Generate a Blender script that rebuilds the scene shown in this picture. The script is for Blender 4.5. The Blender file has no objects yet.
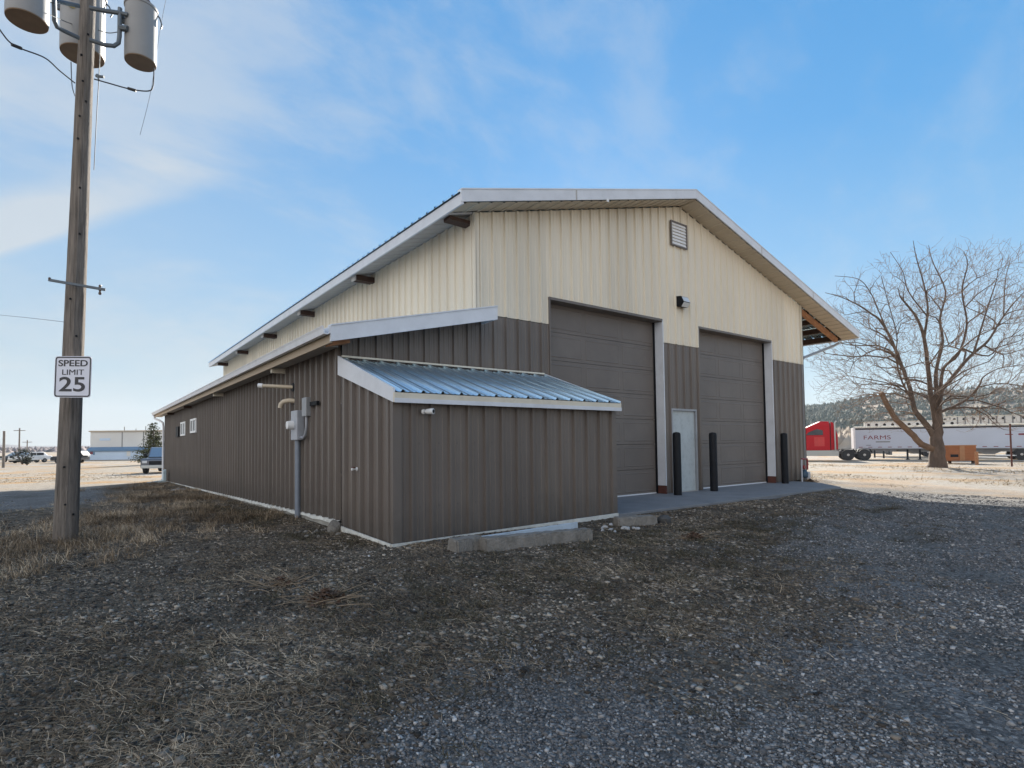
import bpy, math, random
import numpy as np
from mathutils import Vector, Matrix
random.seed(7); rng = np.random.default_rng(11)
S = bpy.context.scene
COL = S.collection

# ------------------------------------------------------------------ camera numbers (surveyed from the building)
YAW, PITCH, ROLL, FPX = 0.631, 0.038, -0.011, 556.534
PPX, PPY = -22.575, 38.842
CAM = np.array([-5.978, -8.568, 1.27])
_f = np.array([math.sin(YAW)*math.cos(PITCH), math.cos(YAW)*math.cos(PITCH), math.sin(PITCH)])
_r = np.array([math.cos(YAW), -math.sin(YAW), 0.0]); _u = np.cross(_r, _f)
CR = math.cos(ROLL)*_r + math.sin(ROLL)*_u
CU = -math.sin(ROLL)*_r + math.cos(ROLL)*_u
def at(u, v, d):
    """world point seen at (u, v) at depth d metres"""
    return CAM + d*(_f + CR*(u-512-PPX)/FPX - CU*(v-384-PPY)/FPX)

# ------------------------------------------------------------------ noise + terrain
def _hash(ix, iy, seed):
    n = (ix*374761393 + iy*668265263 + seed*1442695041) & 0x7fffffff
    n = ((n ^ (n >> 13))*1274126177) & 0x7fffffff
    n = (n ^ (n >> 16)) & 0x7fffffff
    return n/float(0x7fffffff)
def vnoise(x, y, seed=0):
    x = np.asarray(x, float); y = np.asarray(y, float)
    ix = np.floor(x).astype(np.int64); iy = np.floor(y).astype(np.int64)
    fx = x-ix; fy = y-iy
    fx = fx*fx*(3-2*fx); fy = fy*fy*(3-2*fy)
    a = _hash(ix, iy, seed); b = _hash(ix+1, iy, seed); c = _hash(ix, iy+1, seed); d = _hash(ix+1, iy+1, seed)
    return (a*(1-fx)+b*fx)*(1-fy) + (c*(1-fx)+d*fx)*fy
def fbm(x, y, s, seed=0, o=4):
    t = 0; a = .5; w = 0
    for k in range(o):
        t = t + a*vnoise(np.asarray(x)*s, np.asarray(y)*s, seed+k*17); w += a; a *= .5; s *= 2.03
    return t/w
def sstep(a, b, x):
    t = np.clip((x-a)/(b-a), 0, 1); return t*t*(3-2*t)
def ground_h(x, y):
    x = np.asarray(x, float); y = np.asarray(y, float)
    d = np.hypot(x-4, y+3)
    h = -.03 - .62*np.clip((d-6)/38, 0, 1)
    near = np.clip(1-np.hypot(x+2, y+3)/30, 0, 1)
    h = h + near*(fbm(x, y, .55, 3, 3)-.5)*.07 + near*(fbm(x, y, 2.6, 9, 3)-.5)*.03
    # flatten by the apron and walls
    k = sstep(-2.6, -1.5, y)*sstep(.8, 1.8, x)*(1-sstep(11.5, 13.2, x))*(1-sstep(.6, 3, y))
    h = h*(1-k) + (-.06)*k
    t1 = (x+1.5)*.42-(y+6.2)*.907; wob = .25*np.sin(x*.35)
    for o_ in (-.1, 1.65): h = h-.035*np.exp(-((t1-o_+wob)**2)/.035)*np.clip((x+5)/2, 0, 1)*np.clip((13-x)/4, 0, 1)
    # dirt heap at the right corner
    h = h + .13*np.exp(-((x-13.1)**2/.5+(y+.25)**2/.25))
    return h
def gravel_mask(x, y):
    x = np.asarray(x, float); y = np.asarray(y, float)
    d = (x+4.5)*.35 - (y+6.9)*.94
    n = (fbm(x, y, .45, 31, 4)-.5)*5.0 + (fbm(x, y, 1.7, 41, 3)-.5)*2.0
    g = sstep(-.7, 1.3, d+n*.8)
    # far left: gravel road past the pole
    g2 = sstep(7.5, 10.5, y + (fbm(x, y, .5, 51, 3)-.5)*4)*(1-sstep(-6.2, -4.6, x))
    return np.clip(np.maximum(g, g2), 0, 1)

# ------------------------------------------------------------------ material helpers
def mat(name, col, rough=.6, metal=0, var=.12, scale=3.0, bump=0, bscale=40, dark=None, dscale=1.2, damt=.35, spec=.5, stretch=None):
    m = bpy.data.materials.new(name); m.use_nodes = True
    nt = m.node_tree; N = nt.nodes; L = nt.links
    b = N['Principled BSDF']; b.inputs['Roughness'].default_value = rough; b.inputs['Metallic'].default_value = metal
    b.inputs['Specular IOR Level'].default_value = spec
    tc = N.new('ShaderNodeTexCoord'); src = tc.outputs['Object']
    if stretch:
        mp = N.new('ShaderNodeMapping'); mp.inputs['Scale'].default_value = stretch
        L.new(src, mp.inputs['Vector']); src = mp.outputs['Vector']
    n = N.new('ShaderNodeTexNoise'); n.inputs['Scale'].default_value = scale; n.inputs['Detail'].default_value = 6
    L.new(src, n.inputs['Vector'])
    r = N.new('ShaderNodeMapRange'); r.inputs[3].default_value = 1-var; r.inputs[4].default_value = 1+var
    r.inputs[1].default_value = .25; r.inputs[2].default_value = .75
    L.new(n.outputs['Fac'], r.inputs[0])
    mx = N.new('ShaderNodeMix'); mx.data_type = 'RGBA'; mx.blend_type = 'MULTIPLY'; mx.inputs[0].default_value = 1
    mx.inputs[6].default_value = (*col, 1); L.new(r.outputs[0], mx.inputs[7])
    out = mx.outputs[2]
    if dark:
        n2 = N.new('ShaderNodeTexNoise'); n2.inputs['Scale'].default_value = dscale; n2.inputs['Detail'].default_value = 8; n2.inputs['Roughness'].default_value = .7
        L.new(src, n2.inputs['Vector'])
        r2 = N.new('ShaderNodeMapRange'); r2.inputs[1].default_value = .5; r2.inputs[2].default_value = .7; r2.inputs[4].default_value = damt
        L.new(n2.outputs['Fac'], r2.inputs[0])
        m2 = N.new('ShaderNodeMix'); m2.data_type = 'RGBA'; L.new(r2.outputs[0], m2.inputs[0]); L.new(out, m2.inputs[6]); m2.inputs[7].default_value = (*dark, 1)
        out = m2.outputs[2]
    L.new(out, b.inputs['Base Color'])
    if bump:
        n3 = N.new('ShaderNodeTexNoise'); n3.inputs['Scale'].default_value = bscale; n3.inputs['Detail'].default_value = 4
        L.new(src, n3.inputs['Vector'])
        bp = N.new('ShaderNodeBump'); bp.inputs['Strength'].default_value = bump; bp.inputs['Distance'].default_value = .02
        L.new(n3.outputs['Fac'], bp.inputs['Height']); L.new(bp.outputs['Normal'], b.inputs['Normal'])
    return m

M = {}
M['brown'] = mat('brown siding paint', (.134, .112, .098), .42, 0, .14, 1.4, .45, 2.2, (.205, .172, .140), .9, .45, stretch=(1, 1, .35))
def siding_wear(m, foot):
    N = m.node_tree.nodes; L = m.node_tree.links; b = N['Principled BSDF']; src = b.inputs['Base Color'].links[0].from_socket
    tc = N.new('ShaderNodeNewGeometry'); sp = N.new('ShaderNodeSeparateXYZ'); L.new(tc.outputs['Position'], sp.inputs[0])
    def mth(op, a_, b2=None, c2=None):
        x = N.new('ShaderNodeMath'); x.operation = op
        for k, q in enumerate((a_, b2, c2)):
            if q is None: continue
            if isinstance(q, (int, float)): x.inputs[k].default_value = q
            else: L.new(q, x.inputs[k])
        return x.outputs[0]
    s_ = mth('ADD', sp.outputs[0], sp.outputs[1])          # runs along either wall
    u = mth('ABSOLUTE', mth('SUBTRACT', mth('FRACT', mth('DIVIDE', mth('ADD', s_, .055), .305)), .5))
    v = mth('ABSOLUTE', mth('SUBTRACT', mth('FRACT', mth('DIVIDE', sp.outputs[2], .86)), .5))
    dot = mth('MULTIPLY', mth('LESS_THAN', u, .035), mth('LESS_THAN', v, .012))
    mx = N.new('ShaderNodeMix'); mx.data_type = 'RGBA'; L.new(mth('MULTIPLY', dot, .55), mx.inputs[0]); L.new(src, mx.inputs[6]); mx.inputs[7].default_value = (.05, .045, .04, 1)
    # each 0.915 m sheet has faded a little differently
    wn_ = N.new('ShaderNodeTexWhiteNoise'); wn_.noise_dimensions = '1D'; L.new(mth('FLOOR', mth('DIVIDE', mth('ADD', s_, .03), .915)), wn_.inputs['W'])
    fade = N.new('ShaderNodeMix'); fade.data_type = 'RGBA'; fade.blend_type = 'MULTIPLY'; fade.inputs[0].default_value = 1; L.new(mx.outputs[2], fade.inputs[6])
    L.new(mth('MULTIPLY_ADD', wn_.outputs['Value'], .12, .94), fade.inputs[7]); out = fade.outputs[2]
    if foot:
        nz = N.new('ShaderNodeTexNoise'); nz.inputs['Scale'].default_value = 5; nz.inputs['Detail'].default_value = 8; nz.inputs['Roughness'].default_value = .7; L.new(tc.outputs['Position'], nz.inputs['Vector'])
        h = mth('MULTIPLY_ADD', nz.outputs['Fac'], -.75, sp.outputs[2])
        r = N.new('ShaderNodeMapRange'); r.inputs[1].default_value = .12; r.inputs[2].default_value = -.30; r.inputs[3].default_value = 0; r.inputs[4].default_value = .6; L.new(h, r.inputs[0])
        m2 = N.new('ShaderNodeMix'); m2.data_type = 'RGBA'; L.new(r.outputs[0], m2.inputs[0]); L.new(out, m2.inputs[6]); m2.inputs[7].default_value = (.085, .075, .066, 1); out = m2.outputs[2]
    L.new(out, b.inputs['Base Color'])
siding_wear(M['brown'], True)
M['cream'] = mat('cream siding paint', (.68, .615, .50), .45, 0, .045, 1.2, .18, 2.2, (.62, .555, .44), .8, .35, stretch=(1, 1, .3))
siding_wear(M['cream'], False)
M['door'] = mat('door paint', (.138, .118, .105), .5, 0, .10, 2, .05, 20, (.18, .158, .14), 1.1, .5)
M['white'] = mat('white trim paint', (.62, .64, .68), .45, 0, .06, 3, dark=(.45, .46, .48), dscale=2.0, damt=.4)
M['offwhite'] = mat('aged cream trim', (.62, .57, .47), .5, 0, .08, 3, dark=(.4, .35, .28), dscale=2.5, damt=.5)
M['tan'] = mat('tan fascia board', (.42, .34, .25), .7, 0, .12, 3, stretch=(1, .2, 1))
M['soffit'] = mat('soffit metal', (.50, .43, .33), .5, 0, .06, 2)
M['soffit_grey'] = mat('grey soffit metal', (.42, .40, .38), .5, 0, .06, 2)
M['galv'] = mat('galvanised roof metal', (.62, .82, .97), .26, .9, .08, 1.6, dark=(.48, .68, .86), dscale=1.0, damt=.5)
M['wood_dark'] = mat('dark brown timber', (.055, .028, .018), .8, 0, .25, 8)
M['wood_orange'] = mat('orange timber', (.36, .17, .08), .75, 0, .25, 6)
M['steel_grey'] = mat('grey steel paint', (.30, .31, .33), .45, .3, .1, 5)
M['meter_grey'] = mat('meter grey enamel', (.36, .38, .42), .45, .2, .08, 8)
M['conduit'] = mat('conduit grey', (.20, .23, .28), .5, .3, .1, 6)
M['pvc'] = mat('aged plastic pipe', (.55, .47, .36), .5, 0, .1, 8)
M['plastic_white'] = mat('white plastic', (.75, .75, .75), .4, 0, .04, 8)
M['black'] = mat('black paint', (.010, .011, .014), .6, 0, .2, 6, spec=.2)
M['rubber'] = mat('black rubber', (.025, .025, .027), .8, 0, .2, 12)
M['greydoor'] = mat('pale grey door paint', (.42, .46, .47), .5, 0, .06, 3, dark=(.22, .25, .26), dscale=7, damt=.5)
M['concrete'] = mat('concrete', (.185, .19, .20), .85, 0, .12, 1.8, .3, 60, (.13, .135, .15), .8, .6)
M['concrete_block'] = mat('weathered concrete', (.20, .185, .165), .9, 0, .25, 7, 1.0, 45, (.09, .083, .072), 5, .7)
M['foundation'] = mat('foundation cement', (.30, .29, .26), .9, 0, .25, 4, .6, 30, (.14, .13, .11), 3, .6)
M['foundation_white'] = mat('light-caught lip and pale sill', (.60, .60, .56), .85, 0, .2, 6, .3, 30, (.3, .28, .24), 5, .6)  # pale tone paints light caught on the annex ledge; shed sill shares it
M['pole'] = mat('weathered pole wood', (.20, .172, .148), .9, 0, .45, 6, 1.0, 30, (.06, .048, .04), 5, .8, stretch=(6, 6, .35))
M['bark'] = mat('tree bark', (.100, .070, .052), .95, 0, .4, 3, 1.0, 12, (.045, .03, .024), 2, .6, stretch=(2, 2, .6))
M['twig'] = mat('twig bark', (.195, .130, .090), .9, 0, .3, 1)
M['stub'] = mat('broken pale bark', (.14, .085, .052), .9, 0, .3, 4)
M['tank'] = mat('transformer enamel', (.27, .27, .27), .55, 0, .06, 4, dark=(.21, .20, .19), dscale=3, damt=.4)
M['tankbase'] = mat('brown tank bottom', (.20, .13, .08), .7, .2, .15, 6)
M['bracket'] = mat('galvanised bracket', (.12, .14, .16), .5, .5, .15, 8)
M['insul'] = mat('brown ceramic', (.07, .04, .03), .3)
M['yellow'] = mat('yellow tag', (.55, .45, .12), .6)
M['sign'] = mat('sign face', (.62, .64, .72), .35, 0, .03, 4)
M['signback'] = mat('sign aluminium', (.4, .4, .42), .4, .6)
M['ink'] = mat('black lettering', (.02, .022, .028), .5)
M['cable'] = mat('black cable', (.02, .02, .022), .6)
M['wire'] = mat('grey wire', (.12, .13, .14), .5, .4)
M['red'] = mat('red truck paint', (.42, .010, .018), .5, 0, .04, 2, spec=.2) if True else mat('x', (.5, 0, 0), .5, 0, .04, 2)
M['red_text'] = mat('dark red lettering', (.17, .012, .025), .5)
M['trailer'] = mat('white trailer sides', (.42, .46, .54), .35, .1, .05, .6)
M['trailer_frame'] = mat('grey trailer frame', (.16, .16, .16), .5, .3, .2, 2)
M['alum'] = mat('dull aluminium', (.48, .46, .43), .4, .5, .1, 1)
M['chrome'] = mat('polished aluminium', (.38, .40, .40), .3, .7, .05, 2)
M['glass'] = mat('dark glass', (.02, .025, .035), .08, 0, .05, 2)
M['windscreen'] = mat('pale windscreen', (.20, .28, .36), .1, .3, .05, 2)
M['silver'] = mat('silver car paint', (.11, .12, .14), .3, .4, .04, 2)
M['copper'] = mat('copper side reflection', (.30, .13, .06), .35, .3, .08, 2)  # reflection on the pickup's side, put in as a colour
M['carwhite'] = mat('white car paint', (.7, .7, .7), .3)
M['cardark'] = mat('dark car paint', (.03, .033, .04), .3)
M['lamp'] = mat('lamp lens', (.55, .58, .6), .2)
M['plywood'] = mat('orange plywood', (.30, .105, .035), .75, 0, .2, 1.5, stretch=(1, 1, 4))
M['rust'] = mat('rusty steel', (.10, .035, .025), .8, 0, .25, 6)
M['redpipe'] = mat('red pipe paint', (.20, .015, .02), .45)
M['bluevalve'] = mat('blue valve paint', (.015, .05, .09), .45)
M['farwall'] = mat('pale beige far wall', (.62, .61, .58), .7, 0, .08, .2)
M['farblue'] = mat('blue awning metal', (.10, .19, .30), .5, 0, .1, .3)
M['farwhite'] = mat('pale blue wall', (.50, .60, .72), .7, 0, .08, .3)
M['spruce'] = mat('spruce needles', (.085, .090, .038), .9, 0, .45, 2.5)
M['shrub'] = mat('dark shrub leaves', (.03, .035, .02), .9, 0, .4, 2)
M['brushwood'] = mat('bare brush', (.24, .18, .12), .9, 0, .3, .4)
M['leaf_rust'] = mat('dead rusty leaves', (.095, .055, .035), .9, 0, .4, 20)
M['rubble'] = mat('white broken stone', (.34, .34, .34), .8, 0, .2, 10)
M['stone_dark'] = mat('dark stone', (.06, .06, .06), .85, 0, .3, 10)
M['splash'] = mat('pale plastic', (.42, .52, .56), .5)
M['white_plank'] = mat('pale painted board', (.50, .58, .66), .5, 0, .1, 3, dark=(.3, .33, .36), dscale=4, damt=.6)

def tint_mat(name, c0, c1, c2, rough=.9):
    """colour ramp over a per-piece attribute called tint"""
    m = bpy.data.materials.new(name); m.use_nodes = True; N = m.node_tree.nodes; L = m.node_tree.links
    b = N['Principled BSDF']; b.inputs['Roughness'].default_value = rough; b.inputs['Specular IOR Level'].default_value = .25
    a = N.new('ShaderNodeAttribute'); a.attribute_name = 'tint'
    r = N.new('ShaderNodeValToRGB'); e = r.color_ramp.elements
    e[0].color = (*c0, 1); e[1].color = (*c2, 1); k = e.new(.5); k.color = (*c1, 1)
    L.new(a.outputs['Fac'], r.inputs[0])
    tc = N.new('ShaderNodeTexCoord'); n = N.new('ShaderNodeTexNoise'); n.inputs['Scale'].default_value = 60
    L.new(tc.outputs['Object'], n.inputs['Vector'])
    mr = N.new('ShaderNodeMapRange'); mr.inputs[3].default_value = .75; mr.inputs[4].default_value = 1.25; L.new(n.outputs['Fac'], mr.inputs[0])
    mx = N.new('ShaderNodeMix'); mx.data_type = 'RGBA'; mx.blend_type = 'MULTIPLY'; mx.inputs[0].default_value = 1
    L.new(r.outputs[0], mx.inputs[6]); L.new(mr.outputs[0], mx.inputs[7]); L.new(mx.outputs[2], b.inputs['Base Color'])
    return m
M['pebble'] = tint_mat('crushed gravel', (.062, .060, .060), (.210, .200, .194), (.52, .50, .48))
M['straw'] = tint_mat('dry grass straw', (.055, .038, .024), (.235, .170, .108), (.66, .52, .36))
M['grass_green'] = tint_mat('low winter grass', (.030, .026, .015), (.080, .066, .038), (.17, .14, .09))

# ------------------------------------------------------------------ mesh builder
class MB:
    def __init__(s): s.v = []; s.f = []
    def box(s, x0, x1, y0, y1, z0, z1, mt=None):
        b = len(s.v)
        for z in (z0, z1):
            for x, y in ((x0, y0), (x1, y0), (x1, y1), (x0, y1)):
                p = Vector((x, y, z)); s.v.append(tuple(mt @ p) if mt else (x, y, z))
        for q in ((0, 3, 2, 1), (4, 5, 6, 7), (0, 1, 5, 4), (1, 2, 6, 5), (2, 3, 7, 6), (3, 0, 4, 7)):
            s.f.append(tuple(b+i for i in q))
        return s
    def prism(s, poly, O, A, B, N, t):
        """polygon in plane (O; A, B) given thickness t along N"""
        O, A, B, N = map(Vector, (O, A, B, N)); b = len(s.v); n = len(poly)
        for k in (0, t):
            for a, c in poly: s.v.append(tuple(O+A*a+B*c+N*k))
        s.f.append(tuple(b+i for i in range(n))[::-1]); s.f.append(tuple(b+n+i for i in range(n)))
        for i in range(n): j = (i+1) % n; s.f.append((b+i, b+j, b+n+j, b+n+i))
        return s
    def bar(s, p, q, w, h=None, up=(0, 0, 1)):
        h = h or w; p = Vector(p); q = Vector(q); d = (q-p).normalized(); up = Vector(up)
        if abs(d.dot(up)) > .98: up = Vector((1, 0, 0))
        a = d.cross(up).normalized()*w/2; c = a.cross(d).normalized()*h/2
        b = len(s.v)
        for e in (p, q):
            for g in (-a-c, a-c, a+c, -a+c): s.v.append(tuple(e+g))
        for k in ((0, 1, 2, 3), (7, 6, 5, 4), (0, 4, 5, 1), (1, 5, 6, 2), (2, 6, 7, 3), (3, 7, 4, 0)): s.f.append(tuple(b+i for i in k))
        return s
    def tube(s, pts, rad, n=8, cap=True):
        pts = [Vector(p) for p in pts]; rr = rad if hasattr(rad, '__len__') else [rad]*len(pts)
        b = len(s.v); prev = None
        for i, p in enumerate(pts):
            d = (pts[min(i+1, len(pts)-1)]-pts[max(i-1, 0)])
            d = d.normalized() if d.length > 1e-9 else Vector((0, 0, 1))
            if prev is None:
                a = d.cross(Vector((0, 0, 1)))
                if a.length < .05: a = d.cross(Vector((1, 0, 0)))
            else: a = prev - d*prev.dot(d)
            if a.length < 1e-6: a = d.orthogonal()
            a.normalize(); prev = a; c = d.cross(a)
            for k in range(n):
                t = 2*math.pi*k/n; s.v.append(tuple(p+(a*math.cos(t)+c*math.sin(t))*rr[i]))
        for i in range(len(pts)-1):
            for k in range(n):
                j = (k+1) % n; s.f.append((b+i*n+k, b+i*n+j, b+(i+1)*n+j, b+(i+1)*n+k))
        if cap:
            s.f.append(tuple(b+k for k in range(n))[::-1]); e = b+(len(pts)-1)*n; s.f.append(tuple(e+k for k in range(n)))
        return s
    def lathe(s, prof, c=(0, 0, 0), n=20, axis='z', mt=None):
        b = len(s.v)
        for r, h in prof:
            for k in range(n):
                t = 2*math.pi*k/n; x, y = r*math.cos(t), r*math.sin(t)
                p = (x, y, h) if axis == 'z' else ((x, h, y) if axis == 'y' else (h, x, y))
                p = Vector(p)+Vector(c)
                s.v.append(tuple(mt @ p) if mt else tuple(p))
        for i in range(len(prof)-1):
            for k in range(n):
                j = (k+1) % n; s.f.append((b+i*n+k, b+i*n+j, b+(i+1)*n+j, b+(i+1)*n+k))
        s.f.append(tuple(b+k for k in range(n))[::-1]); e = b+(len(prof)-1)*n; s.f.append(tuple(e+k for k in range(n)))
        return s
    def build(s, name, m, parent=None, smooth=False, bevel=0, loc=None):
        me = bpy.data.meshes.new(name); me.from_pydata(s.v, [], s.f); me.update()
        import bmesh
        bm = bmesh.new(); bm.from_mesh(me); bmesh.ops.recalc_face_normals(bm, faces=bm.faces); bm.to_mesh(me); bm.free()
        me.materials.append(m)
        if smooth:
            me.polygons.foreach_set('use_smooth', [True]*len(me.polygons)); me.set_sharp_from_angle(angle=math.radians(40))
        o = bpy.data.objects.new(name, me); COL.objects.link(o)
        if parent: o.parent = parent
        if loc is not None: o.location = loc
        if bevel:
            bv = o.modifiers.new('bevel', 'BEVEL'); bv.width = bevel; bv.segments = 2; bv.limit_method = 'ANGLE'
        return o
def tag(o, label=None, cat=None, group=None, kind=None):
    if label: o['label'] = label
    if cat: o['category'] = cat
    if group: o['group'] = group
    if kind: o['kind'] = kind
    return o
def thing(name, loc, label, cat, rz=0, group=None):
    o = bpy.data.objects.new(name, None); COL.objects.link(o); o.location = loc; o.rotation_euler = (0, 0, rz)
    o.empty_display_size = .2
    return tag(o, label, cat, group)
def copy_tree(o, parent=None):
    c = o.copy(); COL.objects.link(c); c.parent = parent
    for ch in [k for k in bpy.data.objects if k.parent == o]: copy_tree(ch, c)
    return c
def raw_mesh(name, V, F, m, tint=None, smooth=False, mask=None):
    """V (n,3), F (m,k) numpy -> one object"""
    me = bpy.data.meshes.new(name); k = F.shape[1]
    me.vertices.add(len(V)); me.vertices.foreach_set('co', V.astype(np.float32).ravel())
    me.loops.add(F.size); me.loops.foreach_set('vertex_index', F.astype(np.int32).ravel())
    me.polygons.add(len(F)); me.polygons.foreach_set('loop_start', np.arange(0, F.size, k, dtype=np.int32))
    if smooth: me.polygons.foreach_set('use_smooth', np.ones(len(F), bool))
    me.update(calc_edges=True)
    for nm, arr in (('tint', tint), ('mask', mask)):
        if arr is not None:
            a = me.attributes.new(nm, 'FLOAT', 'POINT'); a.data.foreach_set('value', np.asarray(arr, np.float32))
    me.materials.append(m)
    o = bpy.data.objects.new(name, me); COL.objects.link(o); return o

# rib profile of the sheet metal: (offset along the sheet, height), one 0.305 m pitch with one tall rib and two low ones
def rib_profile(s0, s1, pitch=.305, h=.043, phase=0.0, minor=True):
    base = [(-.030, 0), (-.015, h), (.015, h), (.030, 0)]
    if minor: base += [(.088, 0), (.096, .007), (.114, .007), (.122, 0), (.184, 0), (.192, .007), (.210, .007), (.218, 0)]
    out = []
    k = math.floor((s0-phase)/pitch)-1
    while phase+k*pitch < s1+pitch:
        for a, b in base: out.append((phase+k*pitch+a, b))
        k += 1
    out.sort()
    def hv(s):
        for (a, b), (c, d) in zip(out, out[1:]):
            if a <= s <= c: return b+(d-b)*(s-a)/(c-a+1e-9)
        return 0
    return [(s0, hv(s0))]+[p for p in out if s0+1e-4 < p[0] < s1-1e-4]+[(s1, hv(s1))]
def corr(mb, O, A, B, N, s0, s1, b0, b1, pitch=.305, h=.043, phase=0, extra=(), minor=True, thick=0):
    """ribbed sheet; b0, b1: functions of s giving the ends along B"""
    O, A, B, N = map(Vector, (O, A, B, N))
    pr = rib_profile(s0, s1, pitch, h, phase, minor)
    for e in extra:
        if s0 < e < s1:
            for (a, b), (c, d) in zip(pr, pr[1:]):
                if a < e < c: pr.append((e, b+(d-b)*(e-a)/(c-a))); pr.sort(); break
    b = len(mb.v)
    for s, hh in pr:
        for t in (b0(s), b1(s)): mb.v.append(tuple(O+A*s+B*t+N*hh))
    for i in range(len(pr)-1): mb.f.append((b+2*i, b+2*i+2, b+2*i+3, b+2*i+1))
    if thick:
        b2 = len(mb.v)
        for s, hh in pr:
            for t in (b0(s), b1(s)): mb.v.append(tuple(O+A*s+B*t+N*(hh-thick)))
        n = len(pr)
        for i in range(n-1):
            mb.f.append((b2+2*i+1, b2+2*i+3, b2+2*i+2, b2+2*i))
            mb.f.append((b+2*i, b2+2*i, b2+2*i+2, b+2*i+2)); mb.f.append((b+2*i+1, b+2*i+3, b2+2*i+3, b2+2*i+1))
    return mb
K = lambda c: (lambda s: c)

# ------------------------------------------------------------------ the steel building
W = 12.93; RX = 6.465; HB = 3.755; DH = 4.28; YB = 23.3
T = lambda x: 7.60-.2625*abs(x-RX)            # top of the roof plane
WT = lambda x: T(x)-.228                       # top of the walls
OV = .48                                      # gable overhang
LX = -2.65                                    # annex wall
LT = lambda x: 3.735+.229*(x-.08)             # annex roof plane
D = [(1.869, 5.60), (7.18, 10.92)]            # the two door openings
ZB = lambda y: .085-.019*max(0, y)            # bottom edge of the annex wall follows the falling ground
bld = thing('metal_building', (0, 0, 0), 'large cream and brown ribbed metal building with two tall overhead doors', 'building')

c = MB()   # cream upper gable wall, cut round the door heads
cuts = [0, D[0][0], D[0][1], D[1][0], D[1][1], W]
for i in range(5):
    zb = HB if i % 2 == 0 else DH
    corr(c, (0, 0, 0), (1, 0, 0), (0, 0, 1), (0, -1, 0), cuts[i], cuts[i+1], K(zb), WT, phase=.1, extra=(RX,))
corr(c, (0, 0, 0), (0, 1, 0), (0, 0, 1), (-1, 0, 0), 0, YB, K(3.5), K(WT(0)), phase=.1)
corr(c, (W, 0, 0), (0, 1, 0), (0, 0, 1), (1, 0, 0), 0, YB, K(HB), K(WT(W)), phase=.1)
corr(c, (0, YB, 0), (1, 0, 0), (0, 0, 1), (0, 1, 0), 0, W, K(HB), WT, phase=.1, extra=(RX,))
c.build('upper_siding', M['cream'], bld)
w = MB()   # brown lower wall
for i in (0, 2, 4):
    segs = [(cuts[i], cuts[i+1], 0.01)]
    if i == 2: segs = [(D[0][1], 5.88, .01), (5.88, 6.95, 2.11), (6.95, D[1][0], .01)]
    for a, b, zb in segs: corr(w, (0, 0, 0), (1, 0, 0), (0, 0, 1), (0, -1, 0), a, b, K(zb), K(HB-.012), phase=.1)
corr(w, (W, 0, 0), (0, 1, 0), (0, 0, 1), (1, 0, 0), 0, YB, K(-.4), K(HB-.012), phase=.1)
corr(w, (0, YB, 0), (1, 0, 0), (0, 0, 1), (0, 1, 0), 0, W, K(-.5), K(HB-.012), phase=.1)
w.build('lower_siding', M['brown'], bld)
a = MB()   # annex walls
corr(a, (0, 0, 0), (1, 0, 0), (0, 0, 1), (0, -1, 0), LX, 0, K(.05), lambda x: LT(x)-.10, phase=.1)
corr(a, (LX, 0, 0), (0, 1, 0), (0, 0, 1), (-1, 0, 0), 0, YB, ZB, K(LT(LX)-.10), phase=.1, h=.056)
corr(a, (0, YB, 0), (1, 0, 0), (0, 0, 1), (0, 1, 0), LX, 0, K(-.5), lambda x: LT(x)-.10, phase=.1)
a.build('annex_siding', M['brown'], bld)
MB().box(-.012, .06, -.036, -.004, HB-.02, WT(0)).box(-.036, -.004, -.036, .06, HB-.02, WT(0)).build('corner_trim', M['cream'], bld)
MB().box(W-.06, W+.036, -.038, -.004, HB-.01, WT(W)).box(W+.004, W+.038, -.038, .06, HB-.01, WT(W)).build('corner_trim', M['offwhite'], bld)
MB().box(W-.06, W+.036, -.038, -.004, 0, HB-.014).box(W+.004, W+.038, -.038, .06, -.1, HB-.014).build('corner_trim', M['steel_grey'], bld)
MB().box(LX-.036, LX-.004, YB-.06, YB+.036, -.5, LT(LX)-.1).box(LX-.036, LX+.06, YB+.036, YB+.04, -.5, LT(LX)-.1).build('corner_trim', M['brown'], bld)

# main roof sheets
yf, yr = -OV, YB+.6
for sx, x0, x1 in ((-1, -.68, RX), (1, RX, 16.14)):
    L_ = abs(x1-x0)
    sl = Vector((1, 0, -.2625 if sx > 0 else .2625)).normalized(); nn = Vector((.2625*sx, 0, 1)).normalized()
    x_start = x0
    r = MB(); ln = L_*math.sqrt(1+.2625**2)
    O = Vector((x0, 0, T(x0)))
    corr(r, O, (0, 1, 0), sl, nn, yf, yr, K(0), K(ln), phase=.05, h=.032, thick=.004)
    r.build('roof', M['galv'], bld)
r = MB(); r.bar((RX-.12, yf, T(RX)+.025), (RX-.12, yr, T(RX)+.025), .30, .012, up=(-.26, 0, 1)); r.bar((RX+.12, yf, T(RX)+.025), (RX+.12, yr, T(RX)+.025), .30, .012, up=(.26, 0, 1))
r.build('ridge_cap', M['white'], bld)
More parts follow.
